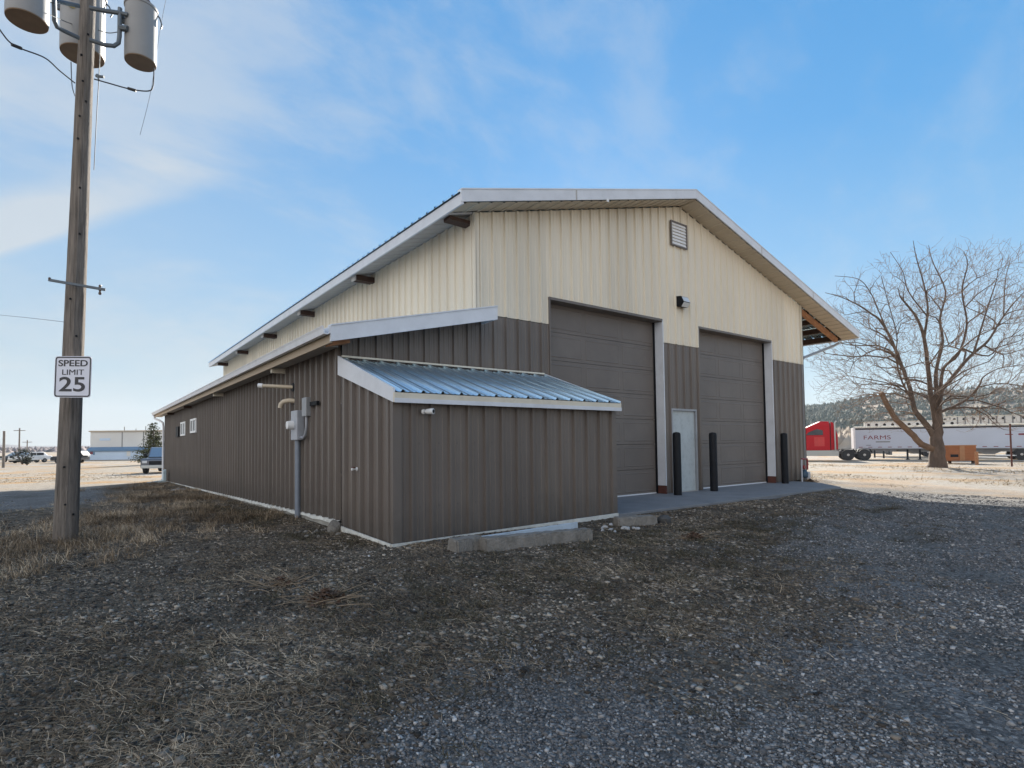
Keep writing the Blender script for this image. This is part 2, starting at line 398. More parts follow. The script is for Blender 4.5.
# rake trim: board down each slope of the gable
def slope_board(x0, x1, f, y0, y1, h, top=-.005):
    return MB().prism([(x0, f(x0)+top-h), (x1, f(x1)+top-h), (x1, f(x1)+top), (x0, f(x0)+top)], (0, y0, 0), (1, 0, 0), (0, 0, 1), (0, 1, 0), y1-y0)
for x0, x1 in ((-.65, RX-.002), (RX+.002, 16.17)):
    m = MB(); mm = slope_board(x0, x1, T, -OV-.035, -OV+.0, .215, .03); m.v += mm.v; m.f += mm.f
    b_ = len(m.v); mm = slope_board(x0, x1, T, -OV-.045, -OV+.09, .022, .052); m.v += mm.v; m.f += [tuple(i+b_ for i in f) for f in mm.f]
    m.build('rake_trim', M['white'], bld)
for xx in (2.2, 9.6, 12.7):
    MB().prism([(xx-.02, T(xx-.02)-.19), (xx+.02, T(xx+.02)-.19), (xx+.02, T(xx+.02)+.02), (xx-.02, T(xx-.02)+.02)], (0, -OV-.0385, 0), (1, 0, 0), (0, 0, 1), (0, 1, 0), .0025).build('trim_lap', M['soffit_grey'], bld)
# a darker seam where the left rake trim laps, plus its bent tab
MB().box(3.10, 3.16, -OV-.062, -OV-.046, T(3.1)-.235, T(3.1)-.17).build('trim_tab', M['plastic_white'], bld)
# rake soffit, ribs run along y
for x0, x1, sx in ((-.6, RX-.002, -1), (RX+.002, 16.10, 1)):
    s = MB(); sl = Vector((1, 0, -.2625*sx)).normalized(); nn = Vector((-.2625*sx, 0, -1)).normalized()
    corr(s, (x0, 0, T(x0)-.20), sl, (0, 1, 0), nn, 0, abs(x1-x0)*math.sqrt(1+.2625**2), K(-OV+.001), K(-.0), phase=.05, h=.022, pitch=.305, thick=.003, minor=False)
    s.build('rake_soffit', M['soffit'], bld)
s = MB(); sl = Vector((1, 0, .2625)).normalized()     # left eave soffit
corr(s, (-.6, 0, T(-.6)-.215), (0, 1, 0), sl, (0, 0, -1), -.001, yr, K(0), K(.63), phase=.05, h=.02, thick=.003)
s.build('eave_soffit', M['soffit_grey'], bld)
MB().box(-.64, -.60, yf-.03, yr, T(-.6)-.235, T(-.6)-.035).build('eave_fascia', M['white'], bld)
for i in range(6):
    y = .22+i*4.42
    MB().box(-.50, -.0, y-.11, y+.11, T(-.3)-(.40 if i else .345), T(-.3)-(.26 if i else .275)).build('purlin_stub', M['wood_dark'], bld)
    if i: MB().box(-.53, -.50, y-.12, y+.12, T(-.3)-.41, T(-.3)-.26).build('stub_cap', M['soffit_grey'], bld)
# right overhang: open underside with purlins and a sloping beam
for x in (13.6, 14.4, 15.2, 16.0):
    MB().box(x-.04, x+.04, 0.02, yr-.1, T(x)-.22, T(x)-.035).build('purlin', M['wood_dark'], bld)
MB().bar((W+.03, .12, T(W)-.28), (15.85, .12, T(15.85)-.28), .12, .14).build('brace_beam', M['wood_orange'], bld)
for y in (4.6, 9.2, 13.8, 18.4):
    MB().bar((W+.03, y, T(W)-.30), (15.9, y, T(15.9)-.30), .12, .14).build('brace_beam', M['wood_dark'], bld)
MB().box(16.13, 16.17, yf-.03, yr, T(16.14)-.20, T(16.14)-.0).build('eave_fascia', M['white'], bld)
g = MB(); g.tube([(15.75, .0, 4.72), (15.4, .02, 4.60), (13.15, .02, 4.0), (12.99, .02, 3.93)], .045, 8); g.build('downspout', M['steel_grey'], bld, True)

# annex roof
yl = YB+1.5
r = MB(); sl = Vector((1, 0, .229)).normalized(); nn = Vector((-.229, 0, 1)).normalized()
ll = 3.06*math.sqrt(1+.229**2)
corr(r, (-2.98, 0, LT(-2.98)), (0, 1, 0), sl, nn, 0, yl, K(0), K(2.96*math.sqrt(1+.229**2)), phase=.05, h=.03, thick=.004)
corr(r, (-2.98, 0, LT(-2.98)), (0, 1, 0), sl, nn, -.5, -.001, K(0), K(ll), phase=.05, h=.03, thick=.004)
r.build('annex_roof', M['galv'], bld)
m = slope_board(-3.02, .10, LT, -.54, -.50, .235, .035); b_ = len(m.v)
m2 = slope_board(-3.02, .10, LT, -.555, -.42, .02, .056); m.v += m2.v; m.f += [tuple(i+b_ for i in f) for f in m2.f]
m.build('annex_rake_trim', M['white'], bld)
s = MB(); corr(s, (-2.98, 0, LT(-2.98)-.11), sl, (0, 1, 0), (.2, 0, -1), .05, 3.10, K(-.50), K(-.0), phase=.05, h=.012, thick=.003)
s.build('annex_rake_soffit', M['soffit_grey'], bld)
MB().box(.085, .10, -.50, -.035, LT(.08)-.20, LT(.08)).build('rake_end_cap', M['white'], bld)
# gutter with rounded lip, beige fascia under it, wooden rafter tails
gp = [(-3.02, .0), (-3.02, -.10), (-3.06, -.125), (-3.12, -.12), (-3.135, -.04), (-3.15, -.005), (-3.14, .004), (-3.12, -.03), (-3.105, -.105), (-3.06, -.108), (-3.035, -.09), (-3.035, .0)]
MB().prism([(x, z) for x, z in gp], (0, -.53, LT(-3)+.02), (1, 0, 0), (0, 0, 1), (0, 1, 0), yl+.53).build('gutter', M['white'], bld)
MB().box(-3.015, -2.985, -.50, yl, LT(-3)-.22, LT(-3)-.01).build('annex_fascia', M['tan'], bld)
MB().box(-2.98, -2.70, -.0, yl, LT(-2.98)-.19, LT(-2.98)-.165).build('annex_soffit', M['soffit_grey'], bld)
MB().bar((-2.97, -.25, LT(-2.97)-.19), (LX+.0, -.25, LT(LX)-.19), .20, .10).build('rafter_tail', M['wood_orange'], bld)
for y in (2.9, 9.0, 14.8, 19.8):
    MB().bar((-2.97, y, LT(-2.97)-.26), (LX-.035, y, LT(-2.97)-.26), .07, .09).build('rafter_tail', M['offwhite'] if y < 10 else M['wood_dark'], bld)
g = MB(); g.tube([(-3.05, yl-.25, 2.92), (-3.02, yl-.35, 2.75), (-2.9, YB+.2, 2.62), (-2.78, YB+.0, 2.5), (-2.76, YB-.02, 2.3), (-2.76, YB-.02, -.2), (-2.80, YB-.1, -.32)], .05, 8)
g.build('downspout', M['white'], bld, True)
# foundation lip below the annex wall
V_ = []; f_ = MB()
ys = np.linspace(0.02, YB, 60)
prev = None
for i, y in enumerate(ys):
    t = random.uniform(-.012, .012); z = ZB(y)
    sec = [(LX-.005, z+.0), (LX-.045+t, z-.012), (LX-.05+t, z-.045-abs(t)*2), (LX-.02, z-.06)]
    b_ = len(f_.v)
    for x, zz in sec: f_.v.append((x, y, zz))
    if i:
        for k in range(3): f_.f.append((b_-4+k, b_-4+k+1, b_+k+1, b_+k))
f_.build('foundation_lip', M['foundation_white'], bld)
MB().prism([(0, -.9), (YB, -1.2), (YB, ZB(YB)-.05), (0, ZB(0)-.05)], (LX-.028, 0, 0), (0, 1, 0), (0, 0, 1), (1, 0, 0), .2).build('foundation', M['foundation'], bld)

# annex windows
for y0, y1, z0, z1 in ((13.75, 15.05, 1.80, 2.32), (16.35, 17.65, 1.74, 2.30)):
    fr = MB()
    for q in ((y0, y1, z0, z0+.07), (y0, y1, z1-.07, z1), (y0, y0+.10, z0+.07, z1-.07), (y1-.10, y1, z0+.07, z1-.07), ((y0+y1)/2-.04, (y0+y1)/2+.04, z0+.07, z1-.07)):
        fr.box(LX-.075, LX-.031, *q)
    wn = fr.build('window', M['plastic_white'], bld)
    MB().box(LX-.055, LX-.034, y0+.1, y1-.1, z0+.07, z1-.07).build('pane', M['glass'], wn)
MB().box(LX-.11, LX-.031, 18.0, 18.7, 1.72, 2.15).build('vent_hood', M['black'], bld)

# overhead doors, recessed, seven sections of raised panels
for k, (x0, x1) in enumerate(D):
    yd = .24
    d = MB()
    n = 7; hh = DH/n
    for i in range(n):
        z0 = i*hh+.004; z1 = (i+1)*hh-.004
        d.box(x0-.06, x1+.0, yd, yd+.045, z0, z1)
    ps = MB(); np_ = 3; pw = (x1-x0)/np_
    dr = d.build('overhead_door', M['door'], bld)
    for i in range(n):
        for j in range(np_):
            a0 = x0+j*pw+.06; a1 = x0+(j+1)*pw-.06; b0 = i*hh+.075; b1 = (i+1)*hh-.075
            ba = len(ps.v)
            for (e, yy) in ((0, yd-.001), (.012, yd-.007), (.022, yd-.007), (.034, yd-.003)):
                for x, z in ((a0+e, b0+e), (a1-e, b0+e), (a1-e, b1-e), (a0+e, b1-e)): ps.v.append((x, yy, z))
            for q in range(3):
                for t in range(4): u_ = (t+1) % 4; ps.f.append((ba+q*4+t, ba+q*4+u_, ba+q*4+4+u_, ba+q*4+4+t))
            ps.f.append((ba+12, ba+13, ba+14, ba+15))
    ps.build('raised_panels', M['door'], dr)
    MB().box(x0, x1, yd-.012, yd+.05, -.005, .028).build('bottom_seal', M['white'], dr)
    # opening trim: left jamb, white right jamb with rusted foot, header
    MB().box(x0-.035, x0-.001, -.036, yd+.05, 0, DH).build('door_jamb', M['brown'], bld)
    MB().box(x1+.001, x1+.035, -.046, yd+.05, .20, DH+.03).build('door_jamb', M['white'], bld)
    MB().box(x1+.001, x1+.036, -.047, yd+.05, 0, .198).build('jamb_foot', M['rust'], bld)
    MB().box(x0-.04, x1+.001, -.048, yd+.05, DH-.01, DH+.045).build('door_header', M['brown'], bld)
    MB().box(x1-.02, x1+.0, yd-.05, yd-.002, .0, DH-.0).build('weather_strip', M['black'], bld)
# walk door
wd = MB(); wd.box(5.88, 5.93, -.05, .06, 0, 2.11); wd.box(6.90, 6.95, -.05, .06, 0, 2.11); wd.box(5.93, 6.90, -.05, .06, 2.06, 2.11)
wdf = wd.build('door_frame', M['steel_grey'], bld)
wdr = MB().box(5.935, 6.895, .0, .045, .02, 2.055).build('door', M['greydoor'], bld)
h_ = MB().lathe([(.035, 0), (.035, -.012), (.012, -.02), (.012, -.05), (.03, -.055), (.032, -.08), (.015, -.09)], (6.0, -.001, .98), 12, 'y'); h_.build('handle', M['steel_grey'], wdr, True); MB().lathe([(.03, 0), (.03, -.02), (.02, -.025)], (6.0, -.001, 1.12), 12, 'y').build('deadbolt', M['steel_grey'], wdr, True)
MB().box(6.0, 6.9, -.045, -.001, -.0, .018).build('threshold', M['alum'], wdr)
# louvred gable vent
lv = MB(); X0, X1, Z0, Z1 = 6.02, 6.70, 6.28, 6.92
lv.box(X0, X1, -.07, -.031, Z0, Z0+.035).box(X0, X1, -.07, -.031, Z1-.035, Z1).box(X0, X0+.035, -.07, -.031, Z0+.035, Z1-.035).box(X1-.035, X1, -.07, -.031, Z0+.035, Z1-.035)
lo = lv.build('gable_vent', M['brown'], bld)
sl_ = MB()
for i in range(7):
    z = Z0+.045+i*.082
    sl_.prism([(-.060, z), (-.056, z), (-.034, z+.075), (-.038, z+.075)], (X0+.036, 0, 0), (0, 1, 0), (0, 0, 1), (1, 0, 0), X1-X0-.072)
sl_.build('slats', M['plastic_white'], lo)

# wall light between the doors
wl = thing('wall_light', (6.36, -.035, 4.86), 'black floodlight mounted high on cream wall between overhead doors', 'light')
MB().prism([(-.04, -.12), (.12, -.16), (.20, -.05), (.13, .11), (-.0, .13)], (-.16, 0, 0), (0, -1, 0), (0, 0, 1), (1, 0, 0), .32).build('housing', M['black'], wl, bevel=.01)
MB().prism([(.128, -.155), (.205, -.055), (.211, -.06), (.134, -.16)], (-.13, 0, 0), (0, -1, 0), (0, 0, 1), (1, 0, 0), .26).prism([(.205, -.04), (.145, .09), (.15, .093), (.211, -.037)], (-.13, 0, 0), (0, -1, 0), (0, 0, 1), (1, 0, 0), .26).build('lens', M['lamp'], wl)

# ------------------------------------------------------------------ shed
sh = thing('storage_shed', (LX, -1.89, 0), 'low brown ribbed metal shed with sloping silver roof against the building corner', 'shed')
def P(mb, name, m, parent, **k):      # world-space builder -> local to the parent's location
    o = mb.build(name, m, parent, **k); l = parent.location; o.location = (-l.x, -l.y, -l.z) if parent.rotation_euler.z == 0 else o.location; return o
SX0, SX1, SY = -2.66, 1.62, -1.89
ST = lambda y: 2.67+.345*(y)          # shed roof plane, y negative forward
m = MB()
corr(m, (0, SY, 0), (1, 0, 0), (0, 0, 1), (0, -1, 0), SX0, SX1, lambda x: -.085+.022*(x-SX0), K(ST(SY)-.05), phase=.03)
corr(m, (SX0, 0, 0), (0, 1, 0), (0, 0, 1), (-1, 0, 0), SY, -.04, lambda y: -.085+.03*(y-SY), lambda y: ST(y)-.05, phase=.03, h=.056)
corr(m, (SX1, 0, 0), (0, 1, 0), (0, 0, 1), (1, 0, 0), SY, -.04, K(.02), lambda y: ST(y)-.05, phase=.03)
P(m, 'siding', M['brown'], sh)
P(MB().box(SX0-.036, SX0+.09, SY-.036, SY-.031, -.02, ST(SY)-.1).box(SX0-.036, SX0-.031, SY-.031, SY+.05, -.02, ST(SY)-.1), 'corner_trim', M['brown'], sh)
P(MB().box(SX1-.07, SX1+.036, SY-.036, SY-.031, .02, ST(SY)-.1).box(SX1+.031, SX1+.036, SY-.031, SY+.06, .02, ST(SY)-.1), 'corner_trim', M['brown'], sh)
r = MB(); sl = Vector((0, 1, .345)).normalized(); nn = Vector((0, -.345, 1)).normalized()
corr(r, (0, SY-.15, ST(SY-.15)), (1, 0, 0), sl, nn, SX0-.02, SX1+.03, K(0), K((1.97)*math.sqrt(1+.345**2)), phase=.14, h=.03, thick=.003)
P(r, 'roof', M['galv'], sh)
r = MB()
r.prism([(SY-.11, ST(SY)-.19), (SY-.11, ST(SY-.11)+.035), (-.045, ST(-.045)+.045), (-.045, ST(-.045)-.26)], (SX0-.065, 0, 0), (0, 1, 0), (0, 0, 1), (1, 0, 0), .028)
P(r, 'rake_trim', M['white'], sh)
P(MB().box(SX0-.066, SX1+.052, SY-.15, SY-.112, ST(SY)-.19, ST(SY-.15)-.01), 'eave_fascia', M['offwhite'], sh)
P(MB().box(SX0-.069, SX1+.053, SY-.158, SY-.151, ST(SY)-.195, ST(SY)-.135), 'drip_edge', M['white'], sh)
P(MB().prism([(SY-.14, ST(SY-.14)-.13), (SY-.14, ST(SY-.14)+.02), (-.045, ST(-.045)+.045), (-.045, ST(-.045)-.1)], (SX1+.032, 0, 0), (0, 1, 0), (0, 0, 1), (1, 0, 0), .022), 'rake_trim', M['white'], sh)
P(MB().box(SX0, SX1+.02, -.075, -.037, ST(0)+.01, ST(0)+.04), 'wall_flashing', M['offwhite'], sh)
P(MB().prism([(SX0-.075, -.16), (SX1, -.16), (SX1, .035), (SX0-.075, -.015)], (0, SY-.085, 0), (1, 0, 0), (0, 0, 1), (0, 1, 0), .03).prism([(SY-.055, -.16), (-.1, -.16), (-.1, .03), (SY-.055, -.015)], (SX0-.09, 0, 0), (0, 1, 0), (0, 0, 1), (1, 0, 0), .025), 'sill', M['foundation_white'], sh)
cam_ = thing('security_camera', (-2.24, SY-.036, 1.72), 'small white camera mounted under the shed eave', 'camera')
MB().lathe([(.035, 0), (.035, -.02), (.015, -.03), (.015, -.06)], n=12, axis='y').build('mount', M['plastic_white'], cam_, True)
MB().lathe([(.0, -.05), (.035, -.055), (.04, -.12), (.04, -.16), (.03, -.162)], n=14, axis='y', mt=Matrix.Rotation(.5, 4, 'Z')).build('housing', M['plastic_white'], cam_, True)
MB().lathe([(.026, -.160), (.026, -.166)], n=12, axis='y', mt=Matrix.Rotation(.5, 4, 'Z')).build('lens', M['black'], cam_, True)
ho = thing('hose_bib', (SX0-.035, -.75, .92), 'tiny white tap on the shed side wall', 'tap')
MB().lathe([(.03, 0), (.03, -.012), (.012, -.02), (.012, -.06), (.02, -.065), (.02, -.09)], n=10, axis='x').build('spout', M['plastic_white'], ho, True)
MB().box(-.075, -.05, -.04, .04, .02, .035).build('handle', M['rust'], ho)

# ------------------------------------------------------------------ apron and small concrete things
ap = MB(); poly = [(1.70, -1.85), (6.2, -1.90), (10.75, -1.90), (11.9, -.9), (12.2, .0), (12.2, .30), (1.70, .30)]
ap.prism(poly, (0, 0, -.18), (1, 0, 0), (0, 1, 0), (0, 0, 1), .178)
tag(ap.build('concrete_apron', M['concrete'], bevel=.01), kind='structure')
def rough_block(name, p, q, w, h, label, cat, group=None, m='concrete_block', seed=1, z=0.0, sub=14):
    import bmesh
    p = Vector(p); q = Vector(q); L_ = (q-p).length; rs = random.Random(seed)
    bm = bmesh.new(); bmesh.ops.create_cube(bm, size=1)
    bmesh.ops.scale(bm, vec=(L_, w, h), verts=bm.verts)
    for v in bm.verts:
        if v.co.z > 0: v.co.y *= .82
    bmesh.ops.subdivide_edges(bm, edges=[e for e in bm.edges if e.calc_length() > L_*.7], cuts=sub)
    bmesh.ops.subdivide_edges(bm, edges=bm.edges[:], cuts=1)
    bmesh.ops.bevel(bm, geom=[e for e in bm.edges if e.calc_face_angle(0) > .6], offset=.018, segments=2, affect='EDGES')
    for v in bm.verts: v.co += Vector([rs.uniform(-1, 1)*.005 for _ in range(3)])
    me = bpy.data.meshes.new(name); bm.to_mesh(me); bm.free(); me.materials.append(M[m])
    o = bpy.data.objects.new(name, me); COL.objects.link(o)
    c_ = (p+q)/2; d = q-p; o.location = (c_.x, c_.y, z+h/2); o.rotation_euler = (0, 0, math.atan2(d.y, d.x))
    return tag(o, label, cat, group)
rough_block('parking_block', (-2.04, -3.00, 0), (-.48, -3.28, 0), .22, .19, 'long grey concrete parking block in front of the shed', 'concrete block', seed=3, z=-.06)
rough_block('concrete_block', (-2.36, -2.82, 0), (-1.93, -2.80, 0), .24, .18, 'short pale concrete block left of the long parking block', 'concrete block', seed=4, z=-.055, sub=5)
rough_block('concrete_block', (.80, -2.62, 0), (1.45, -2.86, 0), .24, .15, 'pale concrete chunk lying at the edge of the apron', 'concrete block', seed=5, z=-.05, sub=6)
pb = MB(); pb.box(0, 2.2, -.02, .02, 0, .11).box(0, 2.2, -.02, .10, .0, .012)
o = pb.build('white_plank', M['white_plank'], bevel=.004); o.location = (-2.12, -2.64, -.035); o.rotation_euler = (0, 0, .065)
tag(o, 'long white board lying behind the concrete blocks along the shed', 'board')
def stone(name, loc, s, label, m='rubble', seed=0, group=None, cat='stone'):
    import bmesh
    bm = bmesh.new(); bmesh.ops.create_icosphere(bm, subdivisions=2, radius=1); rs = random.Random(seed)
    ax = [Vector([rs.gauss(0, 1) for _ in range(3)]).normalized() for _ in range(7)]
    for v in bm.verts:
        for a_ in ax:
            d = v.co.dot(a_)
            if d > .72: v.co -= a_*(d-.72)
        v.co.x *= s[0]; v.co.y *= s[1]; v.co.z *= s[2]
    me = bpy.data.meshes.new(name); bm.to_mesh(me); bm.free(); me.materials.append(M[m])
    o = bpy.data.objects.new(name, me); COL.objects.link(o); o.location = loc; o.rotation_euler = (0, 0, rs.uniform(0, 6))
    return tag(o, label, cat, group)
stone('stone', (1.60, -2.95, 0.0), (.13, .12, .10), 'dark rounded rock right of the pale concrete chunk', 'stone_dark', 3)
rs_ = random.Random(5)
for i in range(12):
    x = rs_.uniform(.10, .75); y = rs_.uniform(-3.15, -2.5)
    stone('white_stone', (x, y, float(ground_h(x, y))+.015), (rs_.uniform(.02, .065), rs_.uniform(.02, .045), rs_.uniform(.015, .04)), 'small white broken rock by the shed corner and apron', 'rubble', 20+i, 'white stones near the shed corner')
stone('stone', (-2.83, -.16, float(ground_h(-2.83, -.16))+.05), (.12, .13, .16), 'grey rock at the joint of shed and annex wall', 'concrete_block', 51)
for i in range(14):
    x = rs_.uniform(-3.35, -2.8); y = rs_.uniform(-.6, .2)
    stone('grey_stone', (x, y, float(ground_h(x, y))+.01), (rs_.uniform(.02, .05), rs_.uniform(.02, .05), .025), 'small grey stone by the annex foundation', 'concrete_block', 70+i, 'stones scattered by the annex foundation')
stone('snow_patch', (-3.22, 13.9, float(ground_h(-3.2, 13.9))+.0), (.22, .30, .06), 'low white lump on the grass beside the annex wall', 'rubble', 61, cat='white lump')

# ------------------------------------------------------------------ bollards
def bollard(x, y, h):
    o = MB().lathe([(.095, -.1), (.095, h-.05), (.085, h-.015), (.055, h), (.01, h+.008)], n=24).build('bollard', M['black'], None, True)
    o.location = (x, y, 0); return o
G = 'black bollards in front of the doors'
tag(bollard(5.55, -.41, 1.50), 'black steel bollard standing in front of the pale walk door', 'bollard', G)
tag(bollard(7.14, -.37, 1.50), 'black steel bollard at the left edge of the farther overhead door', 'bollard', G)
tag(bollard(10.98, -.30, 1.50), 'black steel bollard near the right corner of the building', 'bollard', G)

# water standpipe at the right corner
gm = thing('gas_meter', (12.13, -.34, .0), 'small gas meter with red pipe by the right building corner', 'gas meter')
MB().tube([(-.18, 0, -.05), (-.18, 0, .62), (-.16, 0, .68)], .026, 8).build('riser', M['meter_grey'], gm, True)
MB().tube([(-.16, 0, .70), (.18, 0, .70), (.20, 0, .66), (.20, 0, .36)], .026, 8).build('pipe', M['redpipe'], gm, True)
MB().lathe([(.05, .12), (.10, .15), (.11, .24), (.08, .30), (.05, .36)], (-.02, 0, 0), 14).build('valve', M['bluevalve'], gm, True)
MB().lathe([(.06, -.05), (.06, .05)], (-.12, -.02, .45), 12, 'y').build('dial', M['redpipe'], gm, True)
MB().box(.08, .24, -.07, .07, .08, .30).build('regulator', M['meter_grey'], gm, bevel=.015)

# ------------------------------------------------------------------ electric meter and pipes on the annex wall
em = thing('electric_meter', (LX-.03, 1.93, 0), 'grey electric meter box with tall conduit on the brown annex wall', 'meter')
MB().tube([(-.06, 0, -.12), (-.06, 0, 1.45)], .052, 12).build('conduit', M['conduit'], em, True)
MB().box(-.14, 0, -.20, .17, 1.38, 1.93).build('meter_box', M['meter_grey'], em, bevel=.012)
MB().lathe([(.085, -.14), (.085, -.19), (.075, -.25), (.05, -.255)], (0, .03, 1.66), 18, 'x').build('meter_dial', M['plastic_white'], em, True)
MB().box(-.11, 0, -.62, -.38, 1.80, 2.14).build('junction_box', M['steel_grey'], em, bevel=.01)
MB().tube([(-.06, -.5, 1.80), (-.06, -.5, 1.62), (-.06, -.44, 1.48), (-.06, -.33, 1.42), (-.06, -.20, 1.43)], .026, 8).build('flexible_conduit', M['meter_grey'], em, True)
MB().box(-.05, 0, -1.0, -.64, 1.98, 2.05).build('wall_bracket', M['black'], em)
vp = thing('vent_pipe', (LX-.03, 2.42, 2.42), 'straight beige vent pipe poking out level from the annex wall', 'pipe')
MB().tube([(0.03, 0, 0), (-.30, .20, .02), (-.50, .32, .03)], .036, 10).build('pipe', M['pvc'], vp, True)
MB().tube([(-.49, .31, .028), (-.56, .36, .033)], .047, 10).build('collar', M['plastic_white'], vp, True)
MB().lathe([(.085, 0), (.085, -.015)], n=14, axis='x').build('flange', M['black'], vp, True)
ve = thing('vent_pipe', (LX-.03, 2.30, 2.14), 'curved beige vent elbow turned down above the meter box', 'pipe')
MB().tube([(0.03, 0, 0), (-.10, .06, .01), (-.18, .12, -.01), (-.22, .16, -.06), (-.23, .17, -.13)], .045, 10).build('elbow', M['pvc'], ve, True)
MB().lathe([(.08, 0), (.08, -.015)], n=14, axis='x').build('flange', M['black'], ve, True)
for k, y in enumerate((.25, 2.3)):
    pass
# splash block under the downspout
sb = MB(); sb.prism([(0, 0), (.75, 0), (.75, .03), (.12, .10), (.12, .55), (0, .60)], (0, -.2, 0), (-1, 0, 0), (0, 0, 1), (0, 1, 0), .4)
o = sb.build('splash_guard', M['splash'], bevel=.01); o.location = (-2.84, YB-2.0, float(ground_h(-2.9, YB-2))+.0); tag(o, 'pale blue splash guard at the far end of the annex wall', 'splash guard')

# ------------------------------------------------------------------ utility pole
PB = Vector((-6.17, 1.90, -.15)); PT = Vector((-5.98, 1.78, 9.6))
up = thing('utility_pole', PB, 'tall weathered wooden utility pole beside the gravel road', 'utility pole')
def pole_c(z): return PB+(PT-PB)*((z-PB.z)/(PT.z-PB.z))
n = 28; seg = 40; m = MB(); rs = random.Random(2)
for i in range(seg+1):
    t = i/seg; cpt = (PT-PB)*t; rad = .158-.066*t**.8
    for k in range(n):
        th = 2*math.pi*k/n
        rr = rad*(1+.03*math.sin(th*7+1.5*t)+.02*math.sin(th*13+3)+rs.uniform(-.012, .012))
        m.v.append((cpt.x+rr*math.cos(th), cpt.y+rr*math.sin(th), cpt.z))
for i in range(seg):
    for k in range(n): j = (k+1) % n; m.f.append((i*n+k, i*n+j, (i+1)*n+j, (i+1)*n+k))
m.f.append(tuple(seg*n+k for k in range(n)))
m.build('pole', M['pole'], up, True)
def toward_cam(z, off): # point on the camera side of the pole surface
    c_ = pole_c(z); d = Vector((CAM[0]-c_.x, CAM[1]-c_.y, 0)).normalized(); return c_, d, Vector((-d.y, d.x, 0))
for z, s_ in ((7.6, -.02), (7.25, .05), (6.85, .02), (6.55, -.03), (6.3, .04), (5.2, .0), (5.95, .05), (4.5, -.02), (3.5, .06), (2.95, -.03), (1.0, .05), (.45, .02), (.3, -.08)):
    c_, d, e = toward_cam(z, 0); rad = .158-.066*((z+.15)/9.75)**.8
    p = c_+d*(rad*.99-abs(s_)*.15)-e*s_
    MB().tube([tuple(p-PB-d*.03), tuple(p-PB+d*.012)], .016, 8).build('bolt', M['black'], up)
p = at(61, 281.8, 8.1); q0 = Vector((-6.44, 1.50, 3.73)); q1 = Vector((-5.72, 1.62, 3.69))
bb = MB(); q0 = Vector(at(48.4, 279.8, 8.10)); q1 = Vector(at(105.5, 289.8, 8.42)); bb.bar(tuple(q0-PB), tuple(q1-PB), .035, .035); bb.build('step_bar', M['bracket'], up)
q2 = Vector(at(100, 288.8, 8.40))-PB; MB().lathe([(.015, -.09), (.022, -.07), (.012, -.04), (.02, -.015), (.012, .01), (.02, .04), (.012, .06)], tuple(q2), 10).build('insulator', M['insul'], up, True); q3 = Vector(at(49.5, 280, 8.1))-PB; MB().lathe([(.012, 0), (.018, .03), (.008, .04)], tuple(q3), 8).build('insulator', M['insul'], up, True)
# bracket pipes carrying the two outer transformers
br = MB()
def W2(u, v, d): return tuple(Vector(at(u, v, d))-PB)
br.tube([W2(90, 40, 8.25), W2(105, 45, 8.3), W2(114, 46, 8.35), W2(118.5, 43, 8.4), W2(119.5, 36, 8.4), W2(120, 8, 8.4)], .030, 8)
br.tube([W2(90, 8, 8.25), W2(106, 11, 8.3), W2(120, 13, 8.4), W2(128, 15, 8.42)], .032, 8)
br.tube([W2(79, 38, 8.25), W2(64, 31, 8.1), W2(57, 27, 8.0), W2(54.5, 21, 7.95), W2(54, 0, 7.9), W2(54, -40, 7.9)], .030, 8)
br.tube([W2(79, 6, 8.25), W2(56, 1, 8.0), W2(44, 0, 7.7)], .030, 8)
br.tube([W2(120, 28, 8.4), W2(128, 29, 8.4)], .045, 8)
br.build('transformer_bracket', M['bracket'], up, True)

# transformers
def transformer(loc, r, h, label, detail):
    t = thing('transformer', loc, label, 'transformer', group='transformers mounted on the utility pole')
    MB().lathe([(r*.99, .012), (r, .05), (r, h-.02), (r*1.06, h-.015), (r*1.06, h+.02), (r*.8, h+.05), (r*.3, h+.075)], n=32).build('tank', M['tank'], t, True)
    MB().lathe([(r*.97, -.004), (r*.985, .0), (r*.985, .011)], n=32).build('tank_bottom', M['tankbase'], t, True)
    for k in (0, 1, 2):
        an = .6+k*.9 if detail else 2+k
        MB().lathe([(.03, 0), (.045, .03), (.03, .06), (.045, .09), (.03, .12), (.045, .15), (.02, .2)], (r*.5*math.cos(an), r*.5*math.sin(an), h+.04), 12).build('bushing', M['insul'], t, True)
    # hanger lug and side terminals, on the face toward the road
    MB().box(-r-.05, -r+.01, -.03, .03, h*.62, h*.72).build('hanger_lug', M['bracket'], t)
    MB().tube([(r*.9, 0, h+.02), (r*1.15, -.02, h-.05), (r*1.3, -.03, h-.16), (r*1.22, -.03, h-.22)], .012, 6).build('lid_clamp', M['bracket'], t, True)
    return t
def world(u, v, d): return tuple(at(u, v, d))
tr = transformer(world(140.5, 63, 8.6), .215, .86, 'grey cylindrical transformer hanging right of the pole', True)
tl = transformer(world(27, 21.5, 7.5), .235, .92, 'grey cylindrical transformer hanging left of the pole, cut by the frame', False)
tb = transformer(world(82.5, 56, 8.85), .295, 1.0, 'widest pale transformer, behind the pole', False)
MB().lathe([(.04, 0), (.04, -.01)], (-.16, -.27, .72), 12, 'y').build('port', M['insul'], tb)
MB().box(-.19, -.10, -.285, -.27, .55, .60).build('tag', M['yellow'], tb)

